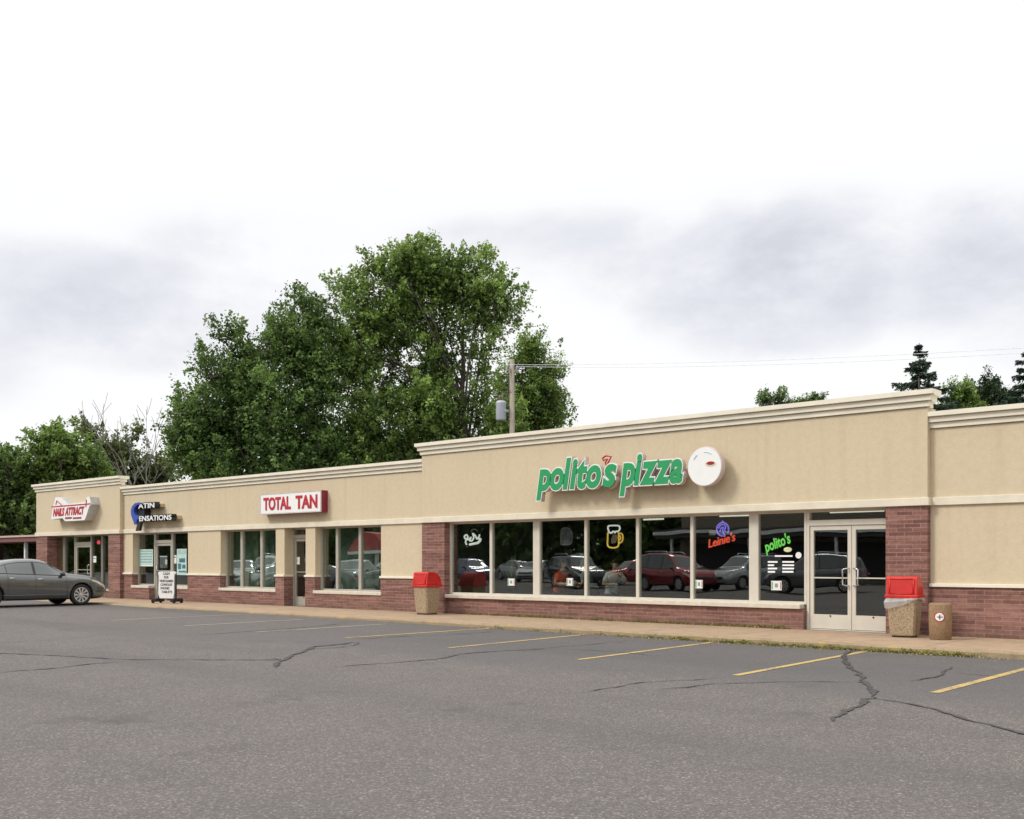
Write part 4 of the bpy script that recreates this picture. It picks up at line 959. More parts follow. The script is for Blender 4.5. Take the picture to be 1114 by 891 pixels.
def build_car(S, name, paint, label, cat='car', group=None):
    L = S['L']; root = empty(name, (0,0,0), 0, label, cat, group)
    st_ = sorted(set([round(-L+2*L*i/96, 4) for i in range(97)]))
    vs, fs = [], []; K = None
    for x in st_:
        h = .05 if abs(x) < L-.2 else .015
        zt = smooth_tab(S['top'], x, h); zl = smooth_tab(S['low'], x, .05); w_ = smooth_tab(S['wid'], x, .04)
        zs = min(smooth_tab(S['belt'], x, .15), zt-.035); g_ = max(0, min(1, (zt-zs)/.36)); g_ = g_*g_*(3-2*g_)
        wr = w_*.90+(S['roof']-w_*.90)*g_; le = lambda a, b, t: a+(b-a)*t
        half = [(0,zl),(.80*w_,zl),(.945*w_,zl+.05),(.985*w_,le(zl,zs,.25)),(w_*1.0,le(zl,zs,.52)),(w_*.992,le(zl,zs,.72)),(w_*.985,le(zl,zs,.80)),(w_*.965,le(zl,zs,.93)),(w_*.93,zs),
                (le(w_*.92,wr,.04),le(zs,zt,.06)),(le(w_*.91,wr,.30),le(zs,zt-.09*g_,.35)),(le(w_*.90,wr,.62),le(zs,zt-.09*g_,.70)),(wr,zt-.085*g_-.004),(wr*.90,zt-.035*g_-.002),(wr*.6,zt-.012*g_),(0,zt)]
        ring = half + [(-y, z) for y, z in half[-2:0:-1]]; K = len(ring); vs += [(x, y, z) for y, z in ring]
    for i in range(len(st_)-1):
        for j in range(K): k2 = (j+1) % K; fs.append((i*K+j, i*K+k2, (i+1)*K+k2, (i+1)*K+j))
    fs.append(tuple(range(K-1,-1,-1))); e = (len(st_)-1)*K; fs.append(tuple(e+j for j in range(K)))
    me = bpy.data.meshes.new('body'); me.from_pydata(vs, [], fs); bm = bmesh.new(); bm.from_mesh(me); bmesh.ops.recalc_face_normals(bm, faces=bm.faces); bm.to_mesh(me)
    full = BVHTree.FromBMesh(bm); bm.free()
    # wheel arches
    o = bpy.data.objects.new('tmp', me); COL.objects.link(o); cut = MB(); ra = S['wr']+.055
    for ax in S['ax']:
        for s in (-1, 1):
            n_ = 28; cut_pts = [(ax+ra*math.cos(2*math.pi*i/n_), S['wr']+ra*math.sin(2*math.pi*i/n_)) for i in range(n_)]
            y0, y1 = sorted((s*.58, s*1.3)); cut.prism(cut_pts, y0, y1)
    co_ = link('cut', cut.mesh('cut'), None); md = o.modifiers.new('b', 'BOOLEAN'); md.object = co_; md.operation = 'DIFFERENCE'; md.solver = 'EXACT'
    bpy.context.view_layer.update(); bme = bpy.data.meshes.new_from_object(o.evaluated_get(bpy.context.evaluated_depsgraph_get()))
    bpy.data.objects.remove(o); bpy.data.objects.remove(co_); bme.materials.clear()
    body = link('body', bme, [paint, M['black']], root)
    for p in bme.polygons:
        c_ = p.center; ins = any(math.hypot(c_.x-ax, c_.z-S['wr']) < ra+.003 and abs(c_.y) < .95 and (abs(p.normal.y) < .2 or abs(abs(c_.y)-.58) < .01) and math.hypot(c_.x-ax, c_.z-S['wr']) > 0 for ax in S['ax'])
        p.material_index = 1 if ins or c_.z < .205 or p.normal.z < -.9 else 0; p.use_smooth = len(p.vertices) <= 6
    def hit_side(x, z, s, off):
        h, nrm, _, _ = full.ray_cast(Vector((x, s*2.5, z)), Vector((0, -s, 0)))
        return None if h is None else h + (nrm if nrm.y*s > 0 else -nrm)*off
    def hit_down(x, y, off):
        h, nrm, _, _ = full.ray_cast(Vector((x, y, 3)), Vector((0, 0, -1))); return None if h is None else h + (nrm if nrm.z > 0 else -nrm)*off
    def hit_end(y, z, s, off):
        h, nrm, _, _ = full.ray_cast(Vector((s*4, y, z)), Vector((-s, 0, 0))); return None if h is None else h + (nrm if nrm.x*s > 0 else -nrm)*off
    def patch(fn, nu, nv, name_, m_, parent=root):
        q = MB(); gr_ = [[fn(i/nu, j/nv) for j in range(nv+1)] for i in range(nu+1)]
        for i in range(nu):
            for j in range(nv):
                c4 = [gr_[i][j], gr_[i+1][j], gr_[i+1][j+1], gr_[i][j+1]]
                if all(c is not None for c in c4): q.quad(*c4)
        bmx = bmesh.new(); mm = q.mesh(name_, fix=False); bmx.from_mesh(mm); bmesh.ops.remove_doubles(bmx, verts=bmx.verts, dist=1e-5); bmx.to_mesh(mm); bmx.free()
        mm.polygons.foreach_set('use_smooth', [True]*len(mm.polygons)); return link(name_, mm, m_, parent)
    zbelt = lambda x: min(smooth_tab(S['belt'], x, .15), smooth_tab(S['top'], x)-.035)
    for s in (-1, 1):
        # dark surround then panes
        wl = S['wins'][0]; xa, xb_ = wl[0][0], wl[-1][1]
        def zz(x, t, mt, mb_):
            zt = smooth_tab(S['top'], x)-.10; z0 = zbelt(x)+mb_; z1 = max(z0+.004, zt-mt); return z0+(z1-z0)*t
        patch(lambda a_, t: hit_side(xa-.03+(xb_-xa+.06)*a_, zz(xa-.03+(xb_-xa+.06)*a_, t, .005, .02), s, .004), 40, 5, 'window_surround', M['black'])
        for x0, x1, _ in wl:
            patch(lambda a_, t: hit_side(x0+(x1-x0)*a_, zz(x0+(x1-x0)*a_, t, .03, .04), s, .009), 20, 5, 'window', M['car_glass_dark'] if False else M['car_pane'])
        for x in ((wl[1][0]-.01), (wl[2][0]-.03), (wl[2][1]+.02)):
            patch(lambda a_, t: hit_side(x-.006+.012*a_ , .30+(zbelt(x)-.30)*t, s, .003), 1, 10, 'door_seam', M['black'])
        patch(lambda a_, t: hit_side(-1.0+1.95*a_, .36+.012*t, s, .012), 16, 1, 'side_trim', M['chrome'])
        for x in (wl[1][0]+.12, wl[2][0]+.12):
            c_ = hit_side(x, zbelt(x)-.10, s, .0)
            MB().tube([c_+Vector((-.09,0,0)), c_+Vector((-.08,s*.03,0)), c_+Vector((.08,s*.03,0)), c_+Vector((.09,0,0))], .014, 6).build('door_handle', M['chrome'], root, smooth=True)
        mx = wl[2][1]-.13; c_ = hit_side(mx, zbelt(mx)+.05, s, 0)
        q = MB(); q.v = []
        me_ = MB().lathe([(.0,-.10),(.05,-.09),(.075,-.03),(.08,.04),(.06,.09),(0,.10)], seg=12).mesh('m', True); me_.transform(Matrix.Translation(c_+Vector((0,s*.11,.03))) @ Matrix.Rotation(R(90),4,'X') @ Matrix.Diagonal((.8,.85,.95,1)))
        mo = link('side_mirror', me_, M['black'], root)
        xf = L; patch(lambda a_, t: hit_side(xf-.62+.50*a_, interp(S['top'], xf-.62+.50*a_)-.115-.12*t*(.35+.65*a_), s, .006), 10, 4, 'headlight', M['headlight'])
        patch(lambda a_, t: hit_side(-L+.04+.28*a_, interp(S['belt'], -L+.3)-.02-.16*t, s, .006), 6, 4, 'tail_light', M['taillight'])
        MB().box(-L+.0, -L+.03, s*.45 if s > 0 else -.75, s*.75 if s > 0 else -.45, .74, .88).build('tail_light', M['taillight'], root)
    a0, a1 = S['wsh']; patch(lambda a_, t: hit_down(a0+(a1-a0)*t-.10*(2*a_-1)**2*t, (2*a_-1)*(.52+.16*t), .006), 12, 10, 'windscreen', M['car_pane'])
    a0, a1 = S['rsh']; patch(lambda a_, t: hit_down(a0+(a1-a0)*t, (2*a_-1)*(.64-.08*t), .006), 12, 8, 'rear_window', M['car_pane'])
    patch(lambda a_, t: hit_end((2*a_-1)*.52, .56+.13*t, 1, .006), 10, 3, 'grille', M['black']); patch(lambda a_, t: hit_end((2*a_-1)*.55, .30+.13*t, 1, .006), 10, 3, 'air_intake', M['black'])
    patch(lambda a_, t: hit_end((2*a_-1)*.16, .80+.11*t, -1, .012), 2, 2, 'number_plate', M['white'])
    for ax in S['ax']:
        for s in (-1, 1):
            cx_ = Vector((ax, s*.77, S['wr'])); rw = S['wr']
            T = Matrix.Translation(cx_) @ Matrix.Rotation(R(-90*s), 4, 'X')
            hub = MB().lathe([(.0,-.09),(rw*.64,-.09),(rw*.66,.0),(rw*.60,.03),(0,.035)], seg=24).mesh('wheel'); hub.transform(T); wo = link('wheel', hub, M['black'], root)
            ty = MB().lathe([(rw*.66,-.11),(rw*.9,-.115),(rw*.985,-.09),(rw,-.05),(rw,.05),(rw*.985,.085),(rw*.9,.11),(rw*.69,.095),(rw*.66,.08)], seg=36, ring=True).mesh('tyre', True); ty.transform(T); link('tyre', ty, M['rubber'], wo)
            q = MB(); n_ = 10
            for i in range(n_):
                a_ = 2*math.pi*i/n_; d = Vector((math.cos(a_), math.sin(a_), 0)); p_ = Vector((-d.y, d.x, 0)); c0, c1 = d*rw*.10, d*rw*.66
                for zz0, zz1 in ((.068,.095),):
                    n0 = len(q.v); q.v += [tuple(c0-p_*.014+Vector((0,0,zz0))), tuple(c0+p_*.014+Vector((0,0,zz0))), tuple(c1+p_*.034+Vector((0,0,zz0-.01))), tuple(c1-p_*.034+Vector((0,0,zz0-.01))), tuple(c0-p_*.012+Vector((0,0,zz1-.005))), tuple(c0+p_*.012+Vector((0,0,zz1-.005))), tuple(c1+p_*.03+Vector((0,0,zz1))), tuple(c1-p_*.03+Vector((0,0,zz1)))]
                    q.f += [(n0,n0+3,n0+2,n0+1),(n0+4,n0+5,n0+6,n0+7),(n0,n0+1,n0+5,n0+4),(n0+1,n0+2,n0+6,n0+5),(n0+2,n0+3,n0+7,n0+6),(n0+3,n0,n0+4,n0+7)]; q.m += [0]*6
            q.lathe([(.0,.05),(rw*.17,.055),(rw*.15,.098),(0,.102)], seg=16); q.lathe([(rw*.63,.05),(rw*.70,.05),(rw*.70,.098),(rw*.63,.098)], seg=36, ring=True)
            rm = q.mesh('rim'); rm.transform(T); link('rim', rm, M['alloy'], wo)
    if S is SUV:
        for s in (-1, 1): MB().tube([(-1.7,s*.56,1.72),(-1.6,s*.56,1.80),(-.1,s*.56,1.81),(.05,s*.56,1.73)], .02, 6).build('roof_rail', M['chrome'], root, smooth=True)
    return root
def car_paint(name, col, metal=.5):
    return simple(name, col, .14, metal, vary=.03, coat=1.0)
m, k, b = newmat('car_pane'); b.inputs['Base Color'].default_value = (.045,.058,.056,1); b.inputs['Roughness'].default_value = .03; b.inputs['Specular IOR Level'].default_value = .9; b.inputs['Coat Weight'].default_value = .6; M['car_pane'] = m
M['headlight'] = simple('headlight_lens', (.55,.50,.45), .12, vary=.2, coat=1); M['taillight'] = simple('taillight_lens', (.25,.01,.01), .15, coat=1)
grey_car = build_car(SED, 'parked_car', car_paint('grey_metallic', (.115,.12,.118)), 'dark grey four door sedan parked nose to the sidewalk at the left edge', 'car')
zc = lot_z(-35)
fw = G(87.5, 658.5)                       # where its near front wheel touches the lot
grey_car.rotation_euler = (0, 0, R(90)); grey_car.location = (fw.x-.80, fw.y-1.45, lot_z(fw.x)+.004)
suv = build_car(SUV, 'parked_car', car_paint('silver_metallic', (.42,.43,.44)), 'silver wagon standing behind the viewpoint, mirrored at the left tanning window', 'car', 'cars in the rows facing the shops')
suv.location = (PX(300, 44), 2*YG-44, lot_z(-50)+.004); suv.rotation_euler = (0, 0, R(20))
pp = AT(20, 49); far = copy_tree(grey_car); far.location = (pp.x, pp.y, lot_z(pp.x)+.004); far.rotation_euler = (0, 0, R(35)); tag(far, 'pale car under the carport behind the dark grey sedan, only its roof showing', 'car')
# cars standing in the rows behind the viewpoint; the shop glass mirrors them
PAINT = {c: car_paint(c+'_paint', v) for c, v in dict(red=(.30,.012,.018), white=(.70,.71,.72), black=(.02,.021,.022), blue=(.035,.07,.20), silver=(.40,.41,.43), pewter=(.14,.145,.16)).items()}
def row_car(src, color, u, Yv, rz, label):
    x = Yv*(FX+RX*(u-CX)/FOC)/(FY+RY*(u-CX)/FOC); y = 2*(YG+.05)-Yv
    c = copy_tree(src); c.name = 'parked_car'; c.location = (x, y, lot_z(x)+.004); c.rotation_euler = (0, 0, rz); tag(c, label, 'car', 'cars in the rows facing the shops')
    for ch in c.children:
        if ch.name.startswith('body'): ch.material_slots[0].link = 'OBJECT'; ch.material_slots[0].material = PAINT[color]
for a in [(suv,'pewter',888,46,R(160),'pewter wagon opposite the double door, mirrored in it'), (suv,'silver',812,47,R(100),'silver wagon mirrored beside the double door'), (suv,'red',735,44,R(20),'red wagon mirrored in the fifth and sixth restaurant panes'),
          (sed:=grey_car,'red',690,52,R(110),'red sedan farther back mirrored in the fourth pane'), (suv,'black',628,44,R(30),'black wagon mirrored behind the diners'), (sed,'white',585,52,R(70),'white sedan mirrored in the third pane'), (sed,'silver',566,58,R(20),'silver sedan mirrored in the second pane'),
          (sed,'blue',512,50,R(20),'blue sedan mirrored in the leftmost restaurant pane'), (sed,'silver',380,31,R(60),'silver sedan mirrored in the right tanning window'), (sed,'white',258,31,R(40),'white sedan mirrored in the left tanning window'), (suv,'white',292,35,R(70),'white wagon mirrored in the left tanning window'), (sed,'white',420,40,R(120),'white sedan mirrored at the edge of the right tanning window')]:
    row_car(*a)
for ch in far.children:
    if ch.name.startswith('body'): ch.material_slots[0].link = 'OBJECT'; ch.material_slots[0].material = PAINT['silver']

# ------------------------------------------------------------------ trees
def leaf_mesh(name, cen, dirs, size, tint, mat, parent, aspect=.62, nrm=None):
    n_ = len(cen); rnd = RNG.normal(size=(n_, 3)) if nrm is None else nrm; a = dirs/np.linalg.norm(dirs, axis=1, keepdims=True)
    b = np.cross(a, rnd); b /= np.linalg.norm(b, axis=1, keepdims=True)+1e-9
    s = size[:, None]
    V_ = np.stack([cen-a*s*.5, cen+b*s*aspect*.5-a*s*.05, cen+a*s*.5, cen-b*s*aspect*.5-a*s*.05], 1).reshape(-1, 3)
    me = bpy.data.meshes.new(name); me.vertices.add(n_*4); me.vertices.foreach_set('co', V_.ravel())
    me.loops.add(n_*4); me.loops.foreach_set('vertex_index', np.arange(n_*4)); me.polygons.add(n_); me.polygons.foreach_set('loop_start', np.arange(0, n_*4, 4))
    me.update(calc_edges=True); at = me.attributes.new('tint', 'FLOAT', 'FACE'); at.data.foreach_set('value', tint.astype(np.float32)); me.validate()
    return link(name, me, mat, parent)
def limb_path(a, b, sag=.12, n_=6):
    a, b = Vector(a), Vector(b); off = Vector((random.uniform(-1,1), random.uniform(-1,1), random.uniform(.2,1)))*(b-a).length*sag
    return [a.lerp(b, i/n_)+off*math.sin(math.pi*i/n_) for i in range(n_+1)]
def tree(name, label, base, lobes, mat, leaf=.20, boughs=70, tufts=22, per=38, size=1.15, trunk_r=.3, fork=.35, group=None, seed=1, limbs=40, bark='bark', cat='tree', up=.5):
    """lobes: (dx, dy, z, rx, ry, rz, weight) ellipsoids; boughs fill them, leaf tufts sit on the boughs"""
    random.seed(seed); rg = np.random.default_rng(seed)
    root = empty(name, base, 0, label, cat, group)
    A = np.array([l[:6] for l in lobes]); wt = np.array([l[6] if len(l) > 6 else 1 for l in lobes])
    pr = (A[:,3]*A[:,4]*A[:,5])**.7*wt; cnt = np.maximum(2, np.round(boughs*pr/pr.sum()).astype(int)); pick = np.repeat(np.arange(len(lobes)), cnt); boughs = len(pick); LB = A[pick]
    unit = lambda n: (lambda d: d/np.linalg.norm(d, axis=1, keepdims=True))(rg.normal(size=(n,3)))
    d = unit(boughs); rad = rg.uniform(.2, 1, boughs)**.45
    C_ = LB[:,:3]+d*LB[:,3:]*rad[:,None]*.93
    bs = size*rg.uniform(.6,1.25,boughs)
    # tufts
    nt = boughs*tufts; bi = np.repeat(np.arange(boughs), tufts)
    ob = d*np.array([1,1,.45])*.75+np.array([0,0,.62])+rg.normal(size=(boughs,3))*.22; ob /= np.linalg.norm(ob, axis=1, keepdims=True)
    tt = rg.uniform(-1,1,nt); lat = rg.normal(size=(nt,3)); lat -= ob[bi]*np.sum(lat*ob[bi],1,keepdims=True)
    e = lat/np.linalg.norm(lat,axis=1,keepdims=True)
    tc_ = C_[bi]+ob[bi]*((tt*1.15-.35)*bs[bi])[:,None]+lat*(bs[bi]*(.46-.20*tt))[:,None]
    od = ob[bi]*.75+e*.55+np.array([0,0,.15])+rg.normal(size=(nt,3))*.25; od /= np.linalg.norm(od, axis=1, keepdims=True)
    # leaves
    n_ = nt*per; ti = np.repeat(np.arange(nt), per); t = rg.uniform(-1,1,n_)
    ts = rg.uniform(.65,1.45,nt)
    cen = tc_[ti]+od[ti]*(t*.36*ts[ti])[:,None]+rg.normal(size=(n_,3))*(.095*(1.15-.6*t)*ts[ti])[:,None]
    dirs = od[ti]*.55+rg.normal(size=(n_,3))*.6+np.array([0,0,-.25])
    nrm = od[ti]*.5+np.array([0,0,.75])+rg.normal(size=(n_,3))*.55
    tint = np.clip(.46+.23*rg.normal(size=nt)[ti]+.12*rg.normal(size=n_)+.20*t+.12*tt[ti]+.08*rg.normal(size=boughs)[bi][ti], 0, 1)  # bright tips and dark deep parts of the foliage put into the colour
    leaf_mesh('crown', cen, dirs, leaf*rg.uniform(.55,1.35,n_), tint, mat, root, nrm=nrm)
    top = max(l[2] for l in lobes)*.92; q = MB(); zf = top*fork
    tr = [(random.uniform(-.1,.1)*z*.2, random.uniform(-.1,.1)*z*.2, z) for z in np.linspace(-.3, top, 9)]
    q.tube(tr, [trunk_r*(1-.92*i/8) for i in range(9)], 10)
    for j in rg.permutation(boughs)[:limbs]:
        z0 = min(top*.95, max(zf, C_[j][2]*rg.uniform(.45,.75))); ii = z0/top*8; kx = int(min(7, ii)); a0 = Vector(tr[kx]).lerp(Vector(tr[kx+1]), ii-kx)
        path = limb_path(a0, C_[j]); r0 = trunk_r*(1-.85*z0/top)*.42
        q.tube(path, [max(.02, r0*(1-.9*i/6)) for i in range(7)], 6, cap=False)
        for m_ in range(5):
            k2 = j*tufts+min(tufts-1, m_*3); q.tube(limb_path(path[5], tc_[k2], .08, 3), [.03,.022,.015,.01], 5, cap=False)
    q.build('trunk', M[bark], root, smooth=True, fix=False)
    return root
bx = lambda u, d: AT(u, d)
pos = bx(462, 52); pm = 52/FOC
def lobe(u, v, ru, rv, base_u, d, wt=1.0):
    """ellipsoid lobe described by its size as seen from the lot"""
    k_ = d/FOC; off = (u-base_u)*k_
    return (RX*off, RY*off, HC+(HY-v)*k_, ru*k_, ru*k_, rv*k_, wt)
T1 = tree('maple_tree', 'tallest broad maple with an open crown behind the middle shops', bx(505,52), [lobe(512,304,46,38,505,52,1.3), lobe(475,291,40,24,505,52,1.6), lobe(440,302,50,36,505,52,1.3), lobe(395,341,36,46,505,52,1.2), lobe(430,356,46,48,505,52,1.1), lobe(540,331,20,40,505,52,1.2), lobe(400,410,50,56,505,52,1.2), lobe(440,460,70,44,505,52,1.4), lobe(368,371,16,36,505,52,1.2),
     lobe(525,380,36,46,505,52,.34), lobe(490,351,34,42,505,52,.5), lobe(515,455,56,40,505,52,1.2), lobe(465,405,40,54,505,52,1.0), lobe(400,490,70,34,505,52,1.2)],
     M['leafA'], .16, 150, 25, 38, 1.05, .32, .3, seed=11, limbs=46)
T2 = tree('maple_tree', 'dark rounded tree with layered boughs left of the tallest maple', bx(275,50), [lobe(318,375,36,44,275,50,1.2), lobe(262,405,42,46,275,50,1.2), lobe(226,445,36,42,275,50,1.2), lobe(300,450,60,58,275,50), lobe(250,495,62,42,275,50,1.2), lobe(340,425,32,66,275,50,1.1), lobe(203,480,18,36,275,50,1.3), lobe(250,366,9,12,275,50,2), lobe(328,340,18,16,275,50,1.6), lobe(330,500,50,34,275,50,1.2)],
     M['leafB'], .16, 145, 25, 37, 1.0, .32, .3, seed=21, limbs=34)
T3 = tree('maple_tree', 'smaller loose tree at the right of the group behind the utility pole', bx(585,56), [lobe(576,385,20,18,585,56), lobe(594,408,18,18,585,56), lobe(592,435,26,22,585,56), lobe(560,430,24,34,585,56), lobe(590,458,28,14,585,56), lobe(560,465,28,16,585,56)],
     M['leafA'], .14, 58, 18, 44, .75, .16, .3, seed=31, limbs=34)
T4 = tree('roadside_tree', 'bright green rounded tree over the leftmost shop', bx(70,60), [lobe(70,492,38,24,70,60), lobe(55,476,18,12,70,60), lobe(45,520,32,30,70,60), lobe(95,515,34,28,70,60), lobe(70,550,40,30,70,60)],
     M['leafC'], .22, 60, 20, 36, 1.1, .3, .3, seed=41, limbs=25)
T5 = tree('roadside_tree', 'dark thin leaved tree at the left edge hanging over the carport', bx(8,58), [lobe(8,500,16,20,8,58), lobe(-10,540,26,32,8,58), lobe(12,555,22,24,8,58), lobe(28,568,10,18,8,58,1.3), lobe(30,588,6,10,8,58,1.5)],
     M['leafB'], .22, 36, 16, 32, .9, .25, .3, seed=51, limbs=25)
T6 = tree('roadside_tree', 'pale thin tree between the bright tree and the dark rounded tree', bx(125,66), [lobe(105,472,20,12,125,66), lobe(118,500,30,22,125,66), lobe(148,515,32,22,125,66), lobe(141,478,8,12,125,66), lobe(172,520,20,20,125,66)],
     M['leafD'], .22, 36, 15, 30, 1.0, .25, .3, seed=61, limbs=25)
tree('hedge_tree', 'low dark tree line mass behind the leftmost shop roof', bx(110,78), [lobe(110,550,80,40,110,78), lobe(10,570,60,36,110,78)], M['leafB'], .34, 60, 18, 30, 1.6, .25, .3, seed=66, limbs=8)
T7 = tree('far_tree', 'low tree top peeping over the restaurant cornice', bx(840,85), [lobe(830,433,9,7,840,85,2.2), lobe(846,432,10,6,840,85,2.2), lobe(866,438,16,5,840,85,2.5), lobe(890,434,12,4,840,85,3), lobe(838,470,30,26,840,85,.6)], M['leafB'], .19, 48, 9, 22, .42, .2, .3, seed=71, limbs=34)
T8 = tree('far_tree', 'rounded mid green tree between the spruce and the dark bush', bx(1038,70), [lobe(1040,432,14,12,1038,70), lobe(1048,452,20,20,1038,70), lobe(1030,475,28,28,1038,70)], M['leafA'], .17, 46, 20, 40, .85, .2, .3, seed=81, limbs=12)
T9 = tree('far_tree', 'dark green tree at the right behind the low cornice', bx(1080,72), [lobe(1080,418,12,12,1080,72), lobe(1072,442,18,18,1080,72), lobe(1100,446,18,16,1080,72), lobe(1085,470,28,26,1080,72)], M['leafE'], .17, 52, 20, 40, .85, .2, .3, seed=91, limbs=12)
def spruce(label, u, d, vtop, half_w_px, vref, seed):
    rg = np.random.default_rng(seed); random.seed(seed); base = bx(u, d); root = empty('spruce_tree', base, 0, label, 'tree', 'spruce trees')
    H = ZV(vtop, d); slope = (half_w_px*d/FOC)/(H-ZV(vref, d)); q = MB(); q.tube([(0,0,-.3),(0,0,H*.5),(0,0,H)], [.25,.14,.02], 8)
    cen, dirs, tint = [], [], []
    z = H-.15
    while z > 2:
        Lr = (H-z)*slope*random.uniform(.8,1.15)+.12
        for kx in range(random.randint(5, 7)):
            a_ = random.uniform(0, 6.283); ln = Lr*random.uniform(.65,1.15); dv = Vector((math.cos(a_), math.sin(a_), 0)); n_ = int(30+ln*75)
            tt = rg.uniform(.05,1,n_)**.8; lift = -.28*ln*tt+.22*ln*tt**2.5
            q.tube([(0,0,z), tuple(dv*ln*.5+Vector((0,0,z-.12*ln))), tuple(dv*ln+Vector((0,0,z-.06*ln)))], [.03,.02,.008], 5, cap=False)
            wv = Vector((-dv.y, dv.x, 0)); side = rg.normal(size=n_)*.17*ln*(1.1-tt)+rg.normal(size=n_)*.04
            p = np.outer(tt*ln, np.array(dv))+np.outer(side, np.array(wv)); p[:,2] += z+lift-np.abs(rg.normal(size=n_))*.12
            cen.append(p); dirs.append(np.tile(np.array(dv)*.8+np.array([0,0,-.3]), (n_,1))+rg.normal(size=(n_,3))*.45); tint.append(np.clip(.4+.25*rg.normal(size=n_)+.2*tt,0,1))
        z -= random.uniform(.32,.5)
    cen = np.concatenate(cen); leaf_mesh('crown', cen, np.concatenate(dirs), rg.uniform(.14,.30,len(cen)), np.concatenate(tint), M['needle'], root, .4)
    q.build('trunk', M['bark'], root, smooth=True, fix=False); return root
spruce('pointed spruce rising over the corner of the restaurant cornice', 1000, 62, 373, 27, 420, 5)
spruce('spruce cut off by the right edge of the view', 1120, 64, 372, 34, 440, 6)
# dead bare tree
def bare_tree(u, d, vtop, seed, label):
    random.seed(seed); root = empty('bare_tree', bx(u, d), 0, label, 'tree'); H = ZV(vtop, d); q = MB()
    def grow(p, dr, ln, r, lev):
        pts = [p]; c_ = p.copy(); dd = dr.copy()
        for i in range(5):
            dd = (dd+Vector((random.uniform(-.12,.12), random.uniform(-.12,.12), random.uniform(-.02,.10)))).normalized(); c_ = c_+dd*ln/5; pts.append(c_.copy())
        q.tube(pts, [max(.010, r*(1-.14*i)) for i in range(6)], 6, cap=False)
        if lev:
            for j in range(2 if lev > 1 else 3):
                i = random.randint(2, 5); ax = Vector((random.uniform(-1,1), random.uniform(-1,1), random.uniform(0,.5))); grow(pts[i], (dd+ax*.62).normalized(), ln*random.uniform(.5,.72), r*.5, lev-1)
    q.tube([(0,0,-.3),(.1,0,H*.4)], [.16,.11], 8)
    for i in range(3): grow(Vector((.1,0,H*(.3+.02*i))), Vector((random.uniform(-.5,.5), random.uniform(-.4,.4), 1)).normalized(), H*.36, .05, 3)
    q.build('branches', M['deadbark'], root, smooth=True, fix=False)
bare_tree(158, 58, 425, 4, 'bare grey dead tree left of the dark rounded tree')
bare_tree(138, 60, 448, 9, 'smaller bare dead tree leaning over the far roof')

# mirrored surroundings across the lot: trees and a low shop with a canopy
for i, (src, x, y) in enumerate(((T1,-62,-34),(T2,-80,-30),(T2,-46,-36),(T1,-98,-26),(T4,-70,-24),(T2,-112,-18),(T1,-30,-40),(T4,-88,-20))):
    c = copy_tree(src); c.location = (x, y, 0); c.rotation_euler = (0,0,i*1.3); c['label'] = 'broad tree on the far side of the parking lot, mirrored in the glass'; c['group'] = 'trees across the parking lot'
rg = np.random.default_rng(17); n_ = 70000
tx = rg.uniform(-190,-12,n_); ph = 7.5+1.6*np.sin(tx*.31)+1.1*np.sin(tx*.83+1); tz_ = ph*rg.uniform(0,1,n_)**.8; ty = -33+rg.normal(size=n_)*1.4+1.2*np.sin(tx*.5)
tl = leaf_mesh('tree_line', np.stack([tx,ty,tz_],1), rg.normal(size=(n_,3)), rg.uniform(.5,1.1,n_), np.clip(.3+.2*rg.normal(size=n_),0,1), M['leafB'], None, .7); tag(tl, 'dark belt of trees along the far side of the parking lot', 'tree line', kind='stuff')
ob = empty('opposite_building', (-28,-26,0), 0, 'low tan building with a dark canopy across the lot, mirrored in the restaurant doors', 'building')
MB().box(-14,24,-10,0,-.2,5.2).build('wall', simple('opposite_stucco', (.24,.20,.145), .9), ob); MB().box(-14.2,24.2,.01,3.2,2.9,3.6).build('canopy', simple('canopy_dark', (.05,.05,.05), .7), ob)
MB().box(-14.3,24.3,3.21,3.3,3.2,3.45).build('fascia', M['white'], ob); MB().box(-13,23,.005,.05,.2,2.6).build('window', M['black'], ob)
for i in range(7): MB().box(-13+6*i,-12.8+6*i,2.8,3.0,-.1,2.9).build('post', M['white'], ob)
xm = PX(409, 54); aw = empty('red_awning', (xm, 2*(YGL+.05)-54, 0), 0, 'red peaked awning on posts across the lot, mirrored in the right tanning window', 'awning')
MB().prism([(-1.7,2.2),(2.6,2.2),(1.6,3.5),(.1,3.7)], -1.5, 1.5).build('awning_roof', M['sign_red'], aw); MB().box(-1.7,2.6,-1.5,1.5,1.95,2.19).build('valance', M['white'], aw)
for x in (-1.5,2.4): MB().box(x-.06,x+.06,-1.4,-1.28,-.1,1.95).build('post', M['white'], aw)
# carport building past the far end
Yc_ = AT(20, 52).y; xc = AT(20, 52).x
cb_ = empty('carport', (xc, Yc_, 0), 0, 'low dark red carport with a white post at the left edge', 'carport')
zc0 = ZV(589.5, 52); zc1 = ZV(582.5, 52)
MB().box(-30, 9, 0, 6, zc0, zc1-.09).build('fascia', simple('brown_red_fascia', (.17,.07,.06), .8), cb_); MB().box(-30.1, 9.1, -.06, 6.1, zc1-.088, zc1).build('roof_edge', simple('pale_pink_edge', (.50,.36,.32), .7), cb_)
MB().box(-30, 9, 5.0, 5.2, -.1, zc0-.002).build('back_wall', simple('maroon_wall', (.055,.022,.02), .9), cb_)
for x in (-24,-16,-8,0): MB().box(x-.07, x+.07, .3, .44, -.1, zc0-.002).build('post', M['white'], cb_)

